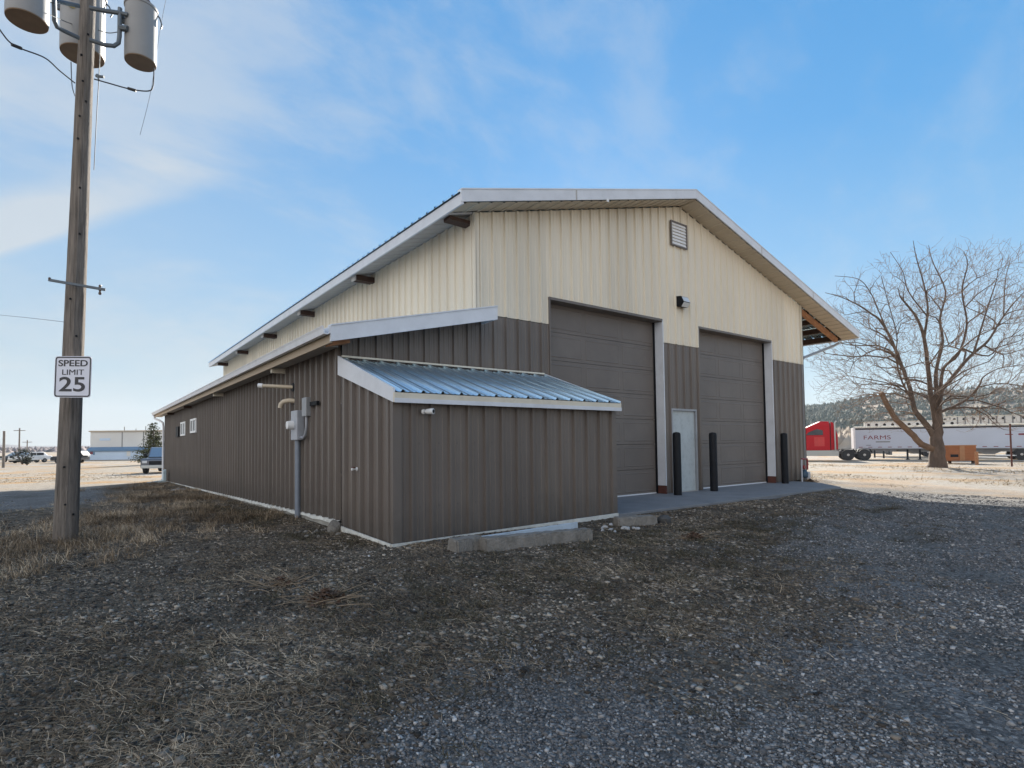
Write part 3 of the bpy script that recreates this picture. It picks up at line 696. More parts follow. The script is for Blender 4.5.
# cables
def cable(pts, r, label, m='cable', name='power_cable', nseg=10):
    pts = [Vector(p) for p in pts]; out = []
    for i in range(len(pts)-1):
        p0 = pts[max(i-1, 0)]; p1 = pts[i]; p2 = pts[i+1]; p3 = pts[min(i+2, len(pts)-1)]
        for k in range(nseg):
            t = k/nseg; out.append(.5*((2*p1)+(-p0+p2)*t+(2*p0-5*p1+4*p2-p3)*t*t+(-p0+3*p1-3*p2+p3)*t*t*t))
    out.append(pts[-1])
    o = MB().tube([tuple(p) for p in out], r, 6).build(name, M[m], None, True)
    return tag(o, label, 'cable')
o = cable([world(-40, -30, 7.0), world(0, 30, 7.3), world(12, 44, 7.4), world(22, 49, 7.5), world(45, 58, 7.7), world(60, 71, 7.9), world(75, 83, 8.15)], .009, 'black sagging cable running left from the utility pole')
MB().tube([world(11.5, 44.5, 7.4), world(21.5, 48.5, 7.5)], .022, 8).build('cable_connector', M['cable'], o, True)
o = cable([world(94, 79, 8.2), world(108, 83, 8.3), world(130, 89, 8.4), world(148, 91, 8.45), world(153, 86, 8.5), world(154, 68, 8.55)], .009, 'black looping cable from the pole up to the right transformer')
MB().tube([world(128, 88.3, 8.4), world(136, 90.7, 8.42)], .022, 8).build('cable_connector', M['cable'], o, True)
cable([world(103, -20, 8.35), world(101, 20, 8.35), world(99, 76, 8.3), world(97, 110, 8.3), world(94, 170, 8.3)], .006, 'thin wire dropping down the right side of the pole', 'wire', 'ground_wire')
cable([world(170, -20, 9.5), world(160, 30, 9.6), world(151, 90, 9.8), world(140, 135, 10.2)], .0035, 'faint thin wire hanging right of the right transformer', 'wire', 'ground_wire')
cable([world(71, 62, 8.4), world(72, 85, 8.3), world(75, 96, 8.25)], .007, 'short wire under the rear transformer left of the pole', 'wire', 'ground_wire')
cable([world(46, 13, 7.6), world(64, 21, 8.2), world(72, 24, 8.6)], .006, 'thin wire linking the left and rear transformers', 'wire')
cable([world(-30, 312, 14), world(0, 315, 11), world(30, 318, 9.5), world(65, 322, 8.2)], .004, 'thin faint wire running left from the middle of the pole', 'wire')
cable([world(98, 30, 8.35), world(110, 33, 8.4), world(127, 30, 8.5)], .006, 'thin wire between pole and right transformer', 'wire')
MB().tube([W2(96, 76, 8.3), W2(104, 77, 8.3)], .02, 8).tube([W2(97, 74, 8.28), W2(99, 80, 8.3)], .014, 6).build('clamp', M['bracket'], up, True)

# speed limit sign
def text_mesh(name, body, size, m, parent, loc, rot, sx=1.0, depth=.002, bold=0.0):
    cu = bpy.data.curves.new(name, 'FONT'); cu.body = body; cu.size = size; cu.align_x = 'CENTER'; cu.align_y = 'CENTER'
    cu.extrude = depth; cu.offset = bold
    tmp = bpy.data.objects.new('tmp', cu); COL.objects.link(tmp); bpy.context.view_layer.update()
    me = bpy.data.meshes.new_from_object(tmp); bpy.data.objects.remove(tmp)
    me.materials.clear(); me.materials.append(m)
    o = bpy.data.objects.new(name, me); COL.objects.link(o); o.parent = parent; o.location = loc; o.rotation_euler = rot; o.scale = (sx, 1, 1)
    return o
sc = Vector(at(72.3, 376.8, 7.93)); ca = math.atan2(CR[1], CR[0])
sg = thing('speed_limit_sign', (sc.x, sc.y, sc.z-.30), 'white speed limit 25 sign fixed to the wooden utility pole', 'sign', rz=ca-.05)
sg.rotation_euler = (0, .022, ca-.05)
import bmesh as _bm
def rrect(w, h, r, n=6):
    out = []
    for cx_, cy_, a0 in ((w/2-r, h/2-r, 0), (-w/2+r, h/2-r, 90), (-w/2+r, -h/2+r, 180), (w/2-r, -h/2+r, 270)):
        for k in range(n+1):
            t = math.radians(a0+90*k/n); out.append((cx_+r*math.cos(t), cy_+r*math.sin(t)))
    return out
SW, SH = .545, .590
MB().prism(rrect(SW, SH, .045), (0, .004, .30), (1, 0, 0), (0, 0, 1), (0, -1, 0), .004).build('plate', M['sign'], sg)
bd = MB(); o1 = rrect(SW-.018, SH-.018, .038); o2 = rrect(SW-.052, SH-.052, .025); n1 = len(o1)
for y in (-.0025, -.0005):
    for pl_ in (o1, o2):
        for x, z in pl_: bd.v.append((x, y, z+.30))
for k in range(n1):
    j = (k+1) % n1
    bd.f += [(k, j, n1+j, n1+k), (2*n1+k, 3*n1+k, 3*n1+j, 2*n1+j), (k, 2*n1+k, 2*n1+j, j), (n1+k, n1+j, 3*n1+j, 3*n1+k)]
bd.build('border', M['ink'], sg)
RT = (math.pi/2, 0, 0)
text_mesh('lettering', 'SPEED', .125, M['ink'], sg, (0, -.002, .30+.190), RT, 1.30, bold=.002)
text_mesh('lettering', 'LIMIT', .110, M['ink'], sg, (0, -.002, .30+.062), RT, 1.28, bold=0)
text_mesh('lettering', '25', .290, M['ink'], sg, (0, -.002, .30-.118), RT, 1.42, bold=.004)

# ------------------------------------------------------------------ ground sheet
def axis_pts(c, near, step, far, grow=1.13):
    out = [0.0]; s = step
    while out[-1] < near: out.append(out[-1]+s)
    while out[-1] < far: s *= grow; out.append(out[-1]+s)
    a_ = np.array(out); return np.concatenate([c-a_[::-1], c+a_[1:]])
gx = axis_pts(-2.0, 13, .11, 1900); gy = axis_pts(-3.0, 12, .11, 1900)
X, Y = np.meshgrid(gx, gy)
Z = ground_h(X, Y)
nx, ny = len(gx), len(gy)
V = np.stack([X.ravel(), Y.ravel(), Z.ravel()], 1)
idx = np.arange(nx*ny).reshape(ny, nx)
F = np.stack([idx[:-1, :-1].ravel(), idx[:-1, 1:].ravel(), idx[1:, 1:].ravel(), idx[1:, :-1].ravel()], 1)
# ---- ground material
m = bpy.data.materials.new('gravel and dry ground'); m.use_nodes = True; N = m.node_tree.nodes; L = m.node_tree.links
b = N['Principled BSDF']; b.inputs['Roughness'].default_value = .95; b.inputs['Specular IOR Level'].default_value = .2
geo = N.new('ShaderNodeNewGeometry'); pos = geo.outputs['Position']
def noise(sc, det=6, ro=.6, dim=None):
    n = N.new('ShaderNodeTexNoise'); n.inputs['Scale'].default_value = sc; n.inputs['Detail'].default_value = det; n.inputs['Roughness'].default_value = ro
    L.new(pos, n.inputs['Vector']); return n.outputs['Fac']
def ramp(src, stops):
    r = N.new('ShaderNodeValToRGB'); e = r.color_ramp.elements
    while len(e) < len(stops): e.new(.5)
    for k, (p, c_) in enumerate(stops): e[k].position = p; e[k].color = (*c_, 1) if len(c_) == 3 else c_
    L.new(src, r.inputs[0]); return r.outputs[0]
def mixc(f, a_, b_, mode='MIX'):
    x = N.new('ShaderNodeMix'); x.data_type = 'RGBA'; x.blend_type = mode
    if isinstance(f, (int, float)): x.inputs[0].default_value = f
    else: L.new(f, x.inputs[0])
    for k, q in ((6, a_), (7, b_)):
        if isinstance(q, tuple): x.inputs[k].default_value = (*q, 1)
        else: L.new(q, x.inputs[k])
    return x.outputs[2]
def mr(src, a_, b_, c_=0, d=1):
    x = N.new('ShaderNodeMapRange'); x.inputs[1].default_value = a_; x.inputs[2].default_value = b_; x.inputs[3].default_value = c_; x.inputs[4].default_value = d
    L.new(src, x.inputs[0]); return x.outputs[0]
vo = N.new('ShaderNodeTexVoronoi'); vo.inputs['Scale'].default_value = 55; L.new(pos, vo.inputs['Vector'])
vo2 = N.new('ShaderNodeTexVoronoi'); vo2.inputs['Scale'].default_value = 26; L.new(pos, vo2.inputs['Vector'])
sep = N.new('ShaderNodeSeparateColor'); L.new(vo.outputs['Color'], sep.inputs[0])
sep2 = N.new('ShaderNodeSeparateColor'); L.new(vo2.outputs['Color'], sep2.inputs[0])
grav = ramp(sep.outputs[0], [(0, (.06, .06, .062)), (.45, (.165, .162, .16)), (.85, (.28, .275, .27)), (1, (.52, .51, .49))])
grav2 = ramp(sep2.outputs[0], [(0, (.07, .07, .07)), (.6, (.145, .142, .14)), (1, (.31, .305, .295))])
gravel = mixc(.4, grav, grav2)
gravel = mixc(mr(noise(1.1, 5), .35, .65), gravel, mixc(1.0, gravel, (.72, .70, .66), 'MULTIPLY'))
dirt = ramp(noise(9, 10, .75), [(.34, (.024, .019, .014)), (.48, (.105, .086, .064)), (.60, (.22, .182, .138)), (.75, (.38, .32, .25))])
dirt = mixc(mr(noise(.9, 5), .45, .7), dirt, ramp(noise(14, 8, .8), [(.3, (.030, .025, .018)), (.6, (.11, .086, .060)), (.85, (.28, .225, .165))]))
att = N.new('ShaderNodeAttribute'); att.attribute_name = 'mask'
speck = mr(noise(3.2, 8, .8), .38, .62)
mk = N.new('ShaderNodeMath'); mk.operation = 'MULTIPLY_ADD'; L.new(att.outputs['Fac'], mk.inputs[0]); mk.inputs[1].default_value = 1.0
sp2 = mr(noise(3.2, 8, .8), .3, .7, -.28, .28); L.new(sp2, mk.inputs[2])
near = mixc(mr(mk.outputs[0], .3, .7), dirt, gravel)
# the open yards further out: pale dusty gravel with straw coloured grass
tan = ramp(noise(6, 10, .75), [(.25, (.20, .165, .125)), (.5, (.34, .295, .24)), (.75, (.47, .42, .36))])
straw = ramp(noise(9, 10, .8), [(.3, (.24, .135, .06)), (.6, (.45, .30, .16)), (.8, (.55, .43, .28))])
patch = mr(noise(.22, 6, .65), .50, .58)
yard = mixc(patch, tan, straw)
yard = mixc(mr(noise(.05, 3), .48, .62, 0, .5), yard, ramp(noise(1.5, 8), [(.3, (.30, .28, .255)), (.7, (.44, .42, .39))]))
sepp = N.new('ShaderNodeSeparateXYZ'); L.new(pos, sepp.inputs[0])
# distance from the shaded yard in front of the building ; sunlit ground beyond is painted paler
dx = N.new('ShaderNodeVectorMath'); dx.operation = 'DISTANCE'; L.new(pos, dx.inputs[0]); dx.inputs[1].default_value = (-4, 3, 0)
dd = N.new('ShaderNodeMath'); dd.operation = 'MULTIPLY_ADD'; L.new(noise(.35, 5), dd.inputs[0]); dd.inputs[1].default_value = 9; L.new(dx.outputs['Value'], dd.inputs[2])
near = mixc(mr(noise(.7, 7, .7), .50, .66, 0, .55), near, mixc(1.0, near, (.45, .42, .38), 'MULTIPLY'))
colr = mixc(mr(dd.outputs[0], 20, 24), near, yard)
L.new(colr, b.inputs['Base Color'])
bh = N.new('ShaderNodeMath'); bh.operation = 'ADD'
L.new(mr(vo.outputs['Distance'], 0, .9, 1, 0), bh.inputs[0]); L.new(mr(noise(40, 6, .7), .2, .8, 0, 1.2), bh.inputs[1])
bp = N.new('ShaderNodeBump'); bp.inputs['Strength'].default_value = .9; bp.inputs['Distance'].default_value = .014; L.new(bh.outputs[0], bp.inputs['Height'])
bp2 = N.new('ShaderNodeBump'); bp2.inputs['Strength'].default_value = .6; bp2.inputs['Distance'].default_value = .08; L.new(noise(4, 8, .7), bp2.inputs['Height']); L.new(bp.outputs['Normal'], bp2.inputs['Normal'])
L.new(bp2.outputs['Normal'], b.inputs['Normal'])
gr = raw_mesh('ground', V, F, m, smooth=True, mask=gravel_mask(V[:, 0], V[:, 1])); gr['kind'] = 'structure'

# ------------------------------------------------------------------ loose gravel, straw, tufts (nobody could count them)
def footprint(x, y):     # inside building, shed or apron
    a_ = (x > LX-.06) & (x < W+.05) & (y > -.05) & (y < YB)
    s_ = (x > SX0-.05) & (x < SX1+.05) & (y > SY-.05) & (y < 0)
    p_ = (x > 1.6) & (x < 12.0) & (y > -1.95) & (y < .3)
    return a_ | s_ | p_
def cam_scatter(n, rmin, rmax, power=1.0, spread=(-48, 46)):
    """points over the ground in the sector before the viewpoint, denser close by"""
    t = rng.random(n); r = rmin*(rmax/rmin)**(t**power)
    az = YAW+np.radians(rng.uniform(spread[0], spread[1], n))
    return CAM[0]+r*np.sin(az), CAM[1]+r*np.cos(az), r
# pebbles
x, y, r = cam_scatter(270000, 1.7, 17, .76)
g = gravel_mask(x, y); clump = fbm(x, y, 2.4, 77, 3)
keep = (rng.random(len(x)) < .035+.965*g*sstep(.22, .55, clump)) & ~footprint(x, y)
x = x[keep]; y = y[keep]; r = r[keep]
n = len(x); base = np.array([[-1, -1, -1], [1, -1, -1], [1, 1, -1], [-1, 1, -1], [-1, -1, 1], [1, -1, 1], [1, 1, 1], [-1, 1, 1]], float)*.6
q = base[None]*(1+rng.uniform(-.38, .38, (n, 8, 3)))
size = rng.gamma(2.2, .0013, n)+.0023; size = np.minimum(size, .015)*(1+.075*r)
q = q*size[:, None, None]*np.stack([rng.uniform(.8, 1.5, n), rng.uniform(.8, 1.3, n), rng.uniform(.5, .9, n)], 1)[:, None, :]
an = rng.uniform(0, 6.28, n); tl_ = rng.uniform(-.5, .5, n)
ca_, sa_ = np.cos(an), np.sin(an); ct, st_ = np.cos(tl_), np.sin(tl_)
qy = q[..., 1]*ct[:, None]-q[..., 2]*st_[:, None]; qz = q[..., 1]*st_[:, None]+q[..., 2]*ct[:, None]
qx = q[..., 0]*ca_[:, None]-qy*sa_[:, None]; qy2 = q[..., 0]*sa_[:, None]+qy*ca_[:, None]
P_ = np.stack([qx+x[:, None], qy2+y[:, None], qz+(ground_h(x, y)+size*.25)[:, None]], 2).reshape(-1, 3)
fc = np.array([[0, 3, 2, 1], [4, 5, 6, 7], [0, 1, 5, 4], [1, 2, 6, 5], [2, 3, 7, 6], [3, 0, 4, 7]])
Ff = (fc[None]+(np.arange(n)*8)[:, None, None]).reshape(-1, 4)
tint = np.repeat(np.clip(rng.beta(1.7, 3.4, n)*(.6+.8*fbm(x, y, .8, 231, 4))+(rng.random(n) < .018)*.55, 0, 1), 8)
o = raw_mesh('loose_gravel', P_, Ff, M['pebble'], tint); tag(o, 'loose grey gravel scattered over the yard in front', 'gravel', kind='stuff')
# crumbly soil between the straw
def crumbs():
    x, y, r = cam_scatter(110000, 1.7, 15, .75)
    g = gravel_mask(x, y); keep = (rng.random(len(x)) < (1-g)*.95) & ~footprint(x, y); x = x[keep]; y = y[keep]; r = r[keep]; n = len(x)
    q = base[None]*(1+rng.uniform(-.4, .4, (n, 8, 3))); size = np.minimum(rng.gamma(2.2, .0024, n)+.003, .024)*(1+.05*r)
    q = q*size[:, None, None]*np.stack([rng.uniform(.8, 1.5, n), rng.uniform(.8, 1.5, n), rng.uniform(.4, .8, n)], 1)[:, None, :]
    P_ = np.stack([q[..., 0]+x[:, None], q[..., 1]+y[:, None], q[..., 2]+(ground_h(x, y)+size*.1)[:, None]], 2).reshape(-1, 3)
    Ff = (fc[None]+(np.arange(n)*8)[:, None, None]).reshape(-1, 4)
    o = raw_mesh('soil_crumbs', P_, Ff, tint_mat('crumbly soil', (.026, .021, .017), (.150, .122, .096), (.44, .38, .31)), np.repeat(np.clip(rng.beta(1.6, 2.6, n)*(.35+1.3*fbm(x, y, 1.3, 211, 4))+(fbm(x, y, 3.5, 223, 3)-.5)*.5, 0, 1), 8)); tag(o, 'dark crumbly soil and leaf litter among the straw', 'soil', kind='stuff')
crumbs()
# straw blades: bent ribbons
def blades(name, x, y, ln, wd, lift, m, label, cat, tint, curl=.5):
    n = len(x); an = rng.uniform(0, 6.28, n); d = np.stack([np.cos(an), np.sin(an)], 1); pr = np.stack([-np.sin(an), np.cos(an)], 1)
    z0 = ground_h(x, y)
    V = np.zeros((n, 6, 3)); ts = (0, .5, 1)
    for k, t in enumerate(ts):
        hx = ln*np.cos(lift)*t; bend = curl*ln*rng.uniform(-1, 1, n)*t*t*.5
        px = x+d[:, 0]*hx+pr[:, 0]*bend; py = y+d[:, 1]*hx+pr[:, 1]*bend
        pz = z0+ln*np.sin(lift)*t*(1-.35*t)+.004
        ww = wd*(1-.75*t)*.5
        V[:, 2*k, 0] = px+pr[:, 0]*ww; V[:, 2*k, 1] = py+pr[:, 1]*ww; V[:, 2*k, 2] = pz
        V[:, 2*k+1, 0] = px-pr[:, 0]*ww; V[:, 2*k+1, 1] = py-pr[:, 1]*ww; V[:, 2*k+1, 2] = pz+ww*.6
    F = (np.array([[0, 1, 3, 2], [2, 3, 5, 4]])[None]+(np.arange(n)*6)[:, None, None]).reshape(-1, 4)
    o = raw_mesh(name, V.reshape(-1, 3), F, m, np.repeat(tint, 6)); return tag(o, label, cat, kind='stuff')
x, y, r = cam_scatter(380000, 1.7, 26, .75)
g = gravel_mask(x, y); cl = fbm(x, y, .9, 91, 4)
keep = (rng.random(len(x)) < (.012+.988*(1-g))*(.12+.85*sstep(.40, .58, cl))*(.25+.75*sstep(.35, .6, fbm(x, y, 4.5, 133, 3)))) & ~footprint(x, y) & ~((x < -5.6) & (y > 8))
x = x[keep]; y = y[keep]; r = r[keep]; n = len(x)
ln = rng.gamma(2.0, .024, n)+.014; lift = np.abs(rng.normal(.12, .25, n))
blades('dry_grass', x, y, ln, 0.0019+.00055*r, lift, M['straw'], 'flattened dry straw coloured grass over dark soil', 'grass', np.clip(rng.beta(1.6, 2.6, n)+.8*(fbm(x, y, 1.6, 5)-.5), 0, 1))
# taller tufts round the pole and along the annex wall
cx_, cy_ = [], []
spots = [(-6.2, 1.6, 1.4, 100), (-5.2, 2.6, 2.2, 170), (-7.8, 1.4, 1.8, 90), (-4.6, 5.6, 2.0, 120), (-3.6, 3.0, 1.0, 60), (-6.8, -.3, 1.3, 50), (-3.6, 8.5, 1.2, 90), (-4.6, 9.5, 1.3, 90), (-3.8, 12.5, 1.6, 110), (-4.2, 16.5, 1.4, 90), (-3.4, 20, 1.0, 50), (-5.6, 4.5, 1.6, 110)]
for a_, b2, s_, k in spots:
    k = int(k*.85)
    cx_.append(rng.normal(a_, s_*.5, k)); cy_.append(rng.normal(b2, s_*.5, k))
cx_ = np.concatenate(cx_); cy_ = np.concatenate(cy_)
x = np.repeat(cx_, 42)+rng.normal(0, .07, len(cx_)*42); y = np.repeat(cy_, 42)+rng.normal(0, .07, len(cx_)*42)
k = ~footprint(x, y); x = x[k]; y = y[k]; n = len(x)
blades('dry_tufts', x, y, rng.gamma(3.6, .031, n)+.025, np.full(n, .0055), np.clip(rng.normal(.9, .35, n), .1, 1.5), M['straw'], 'upright tan grass tufts around the pole and annex wall', 'grass', np.clip(rng.beta(2.2, 2.2, n)+(fbm(x, y, 1.1, 241)-.5)*1.2, 0, 1))
cx_, cy_ = [], []
for a_, b2, sx_, sy_, k in [(-3.3, 3.2, .3, 1.3, 130), (-3.6, 5.6, .35, .8, 60), (-3.2, -.7, .3, .5, 30), (-.5, -3.6, 1.6, .25, 70), (1.2, -4.4, 1.4, .6, 70), (2.6, -4.1, .7, .3, 40), (-1.5, -4.4, 1.6, .5, 80), (5.9, -4.5, .5, .12, 20), (3.4, -6.0, .5, .2, 12), (-3.8, -5.0, 1.0, .6, 60), (-.6, -5.6, 1.2, .5, 40)]:
    cx_.append(rng.normal(a_, sx_, k)); cy_.append(rng.normal(b2, sy_, k))
cx_ = np.concatenate(cx_); cy_ = np.concatenate(cy_); q_ = 55
x = np.repeat(cx_, q_)+rng.normal(0, .07, len(cx_)*q_); y = np.repeat(cy_, q_)+rng.normal(0, .07, len(cx_)*q_)
k = ~footprint(x, y); x = x[k]; y = y[k]; n = len(x)
blades('green_grass', x, y, rng.gamma(3, .016, n)+.015, np.full(n, .0045), np.clip(rng.normal(.55, .35, n), .05, 1.4), M['grass_green'], 'low dark olive grass in patches near the walls', 'grass', np.clip(rng.beta(2, 2.5, n), 0, 1))
# straw in the sunlit yards
x, y, r = cam_scatter(60000, 17, 60, 1.0)
cl = fbm(x, y, .22, 191, 4); k = (~footprint(x, y)) & (rng.random(len(x)) < sstep(.48, .6, cl)) & ((x > 12) | (x < -2.8)); x = x[k]; y = y[k]; r = r[k]; n = len(x)
blades('yard_grass', x, y, rng.gamma(3, .03, n)+.04, .004+.0006*r, np.clip(rng.normal(.4, .35, n), .05, 1.4), tint_mat('sun dried grass', (.16, .11, .06), (.36, .26, .15), (.52, .43, .29)), 'sun dried grass in the open yards', 'grass', rng.beta(2, 2, n))
# two small heaps of pulled weeds
def weed_pile(loc, R_, nst, nlf, label, seed):
    rs = random.Random(seed); t = thing('weed_pile', loc, label, 'weed pile'); s_ = MB(); l_ = MB()
    for _ in range(nst):
        a_ = rs.uniform(0, 6.28); L_ = rs.uniform(.5, 1.2)*R_; c_ = Vector((rs.gauss(0, R_*.3), rs.gauss(0, R_*.3), .01)); e = rs.uniform(.05, .6)
        d = Vector((math.cos(a_), math.sin(a_), e)); k_ = Vector((rs.uniform(-.3, .3), rs.uniform(-.3, .3), rs.uniform(-.3, .1)))
        s_.tube([tuple(c_+d*L_*u+k_*L_*u*u) for u in (0, .33, .66, 1)], [.004, .0035, .003, .0015], 4)
    for _ in range(nlf):
        rr = abs(rs.gauss(0, R_*.35)); a_ = rs.uniform(0, 6.28); h = max(0, (1-rr/R_))*.10*rs.random()
        p = Vector((rr*math.cos(a_), rr*math.sin(a_), .01+h)); w_ = rs.uniform(.012, .028); M_ = Matrix.Rotation(rs.uniform(0, 6), 3, 'Z') @ Matrix.Rotation(rs.uniform(-1.2, 1.2), 3, 'X')
        b_ = len(l_.v)
        for q in ((-w_, 0, 0), (0, -w_*.6, .005), (w_, 0, 0), (0, w_*.6, .005)): l_.v.append(tuple(p+M_ @ Vector(q)))
        l_.f.append((b_, b_+1, b_+2, b_+3))
    s_.build('stems', M['pvc'] if seed == 1 else M['brushwood'], t); l_.build('leaves', M['leaf_rust'], t)
weed_pile((-4.28, -3.85, float(ground_h(-4.28, -3.85))), .28, 70, 420, 'rusty brown heap of dead weeds with pale stalks on the dark grass', 2)
weed_pile((-4.42, -3.05, float(ground_h(-4.42, -3.05))), .28, 60, 90, 'loose spray of pale dead stalks behind the rusty weed heap', 3)
weed_pile((.65, -4.1, float(ground_h(.65, -4.1))), .25, 20, 300, 'low patch of reddish dead leaves on gravel near the apron', 5)
weed_pile((12.35, -.40, float(ground_h(12.35, -.40))), .30, 40, 300, 'brown dead weeds at the foot of the gas meter', 6)

# ------------------------------------------------------------------ big bare tree
def zz(u, v): return ((u-937)/16.35, (466-v)/16.35)     # metres in the tree's own front plane
def z8(u, v): return zz(804+u/2.955, 220+v/2.955)
tloc = Vector(at(937, 466.5, 34)); tloc.z = float(ground_h(tloc.x, tloc.y))-.05
tree = thing('bare_tree', tloc, 'big leafless spreading tree standing in the yard right of the building', 'tree', rz=ca)
limbs = [ # (points in zoomed drawing, start radius, end radius, depth drift)
 ([(395, 735), (397, 690), (396, 640), (400, 600), (402, 560)], 0.500, 0.200, 0),
 ([(385, 680), (350, 655), (320, 622), (285, 590), (262, 555), (235, 500)], 0.198, 0.138, -0.40),
 ([(380, 640), (360, 590), (335, 555), (322, 490), (300, 420), (275, 350), (245, 290), (212, 262), (180, 240), (130, 215), (80, 200)], 0.198, 0.030, 0.80),
 ([(392, 600), (385, 520), (378, 430), (370, 340), (352, 280), (320, 235), (305, 215), (300, 190)], 0.183, 0.041, -1.20),
 ([(370, 340), (385, 250), (375, 170), (358, 100), (350, 45)], 0.092, 0.030, -1.50),
 ([(398, 590), (400, 500), (402, 440), (425, 350), (420, 280), (440, 200), (405, 110), (395, 60)], 0.168, 0.030, 1.60),
 ([(405, 580), (415, 500), (440, 470), (500, 400), (560, 350), (600, 290), (640, 240), (680, 200)], 0.183, 0.041, 1.20),
 ([(415, 510), (425, 430), (470, 390), (500, 300), (490, 200), (510, 120), (500, 80)], 0.122, 0.030, -1.80),
 ([(520, 375), (560, 260), (590, 180), (600, 140)], 0.076, 0.030, -1.00),
 ([(425, 555), (460, 540), (500, 515), (530, 480), (545, 455), (600, 430), (680, 425)], 0.106, 0.030, -1.00),
 ([(430, 552), (480, 548), (530, 550), (580, 540), (620, 520)], 0.092, 0.030, 1.40),
 ([(300, 420), (270, 385), (230, 372), (190, 388), (160, 410), (145, 440)], 0.076, 0.030, -1.20),
 ([(262, 330), (235, 250), (215, 200), (180, 160), (110, 150)], 0.054, 0.030, 1.40),
 ([(560, 350), (600, 390), (650, 380), (700, 360)], 0.060, 0.030, 0.80),
 ([(470, 390), (560, 395), (610, 345), (690, 330)], 0.068, 0.030, -1.60),
 ([(330, 520), (300, 470), (285, 400), (290, 330), (270, 240), (250, 150)], 0.076, 0.030, -2.20),
 ([(352, 280), (330, 200), (315, 140), (280, 80)], 0.054, 0.030, 1.80),
 ([(640, 240), (620, 170), (640, 100)], 0.046, 0.030, 1.00),
]
rs = random.Random(21)
trunk = MB(); stub = MB(); crown = MB(); lines = []
def smooth(pts, k=4):
    out = []
    for i in range(len(pts)-1):
        p0 = pts[max(i-1, 0)]; p1 = pts[i]; p2 = pts[i+1]; p3 = pts[min(i+2, len(pts)-1)]
        for j in range(k):
            t = j/k; out.append(.5*((2*p1)+(-p0+p2)*t+(2*p0-5*p1+4*p2-p3)*t*t+(-p0+3*p1-3*p2+p3)*t*t*t))
    return out+[pts[-1]]
for li, (pp, r0, r1, dr) in enumerate(limbs):
    n_ = len(pp); pts = []
    for i, (u, v) in enumerate(pp):
        a_, b_ = z8(u, v)
        if i == 0:
            y0_ = 0
            if li:
                best = min(((Vector((p.x, p.z))-Vector((a_, b_))).length, p.x, p.y, p.z) for ps_, _r in lines for p in ps_)
                y0_ = best[2]; a0_, b0_ = best[1], best[3]
            else: a0_, b0_ = a_, b_
            pts.append(Vector((a0_, y0_, b0_))); continue
        yy = y0_+dr*(i/(n_-1))**1.2*1.2+rs.uniform(-.12, .12); k_ = 1+yy/34
        pts.append(Vector(((27.4+a_)*k_-27.4, yy, 1.7+(b_-1.7)*k_)))
    pts = smooth(pts); rad = [r0+((r1 if li < 2 else r1*.45)-r0)*(i/(len(pts)-1))**(.8 if li < 2 else .68) for i in range(len(pts))]
    if li == 0:
        rad[0] *= 1.35; rad[1] *= 1.2; rad[2] *= 1.08
    for i in range(1, len(pts)): pts[i] = pts[i]+Vector((rs.uniform(-1, 1), rs.uniform(-1, 1), rs.uniform(-1, 1)))*rad[i]*.12
    (stub if li == 1 else trunk).tube([tuple(p) for p in pts], rad, 10 if r0 > .15 else 6)
    lines.append((pts, rad))
stub.build('broken_limb', M['stub'], tree, True)
trunk_twigs = MB()
nodes = [p for ps_, _r in lines[2:] for p in ps_[2:]]; nrad = [q for _p, rr_ in lines[2:] for q in rr_[2:]]
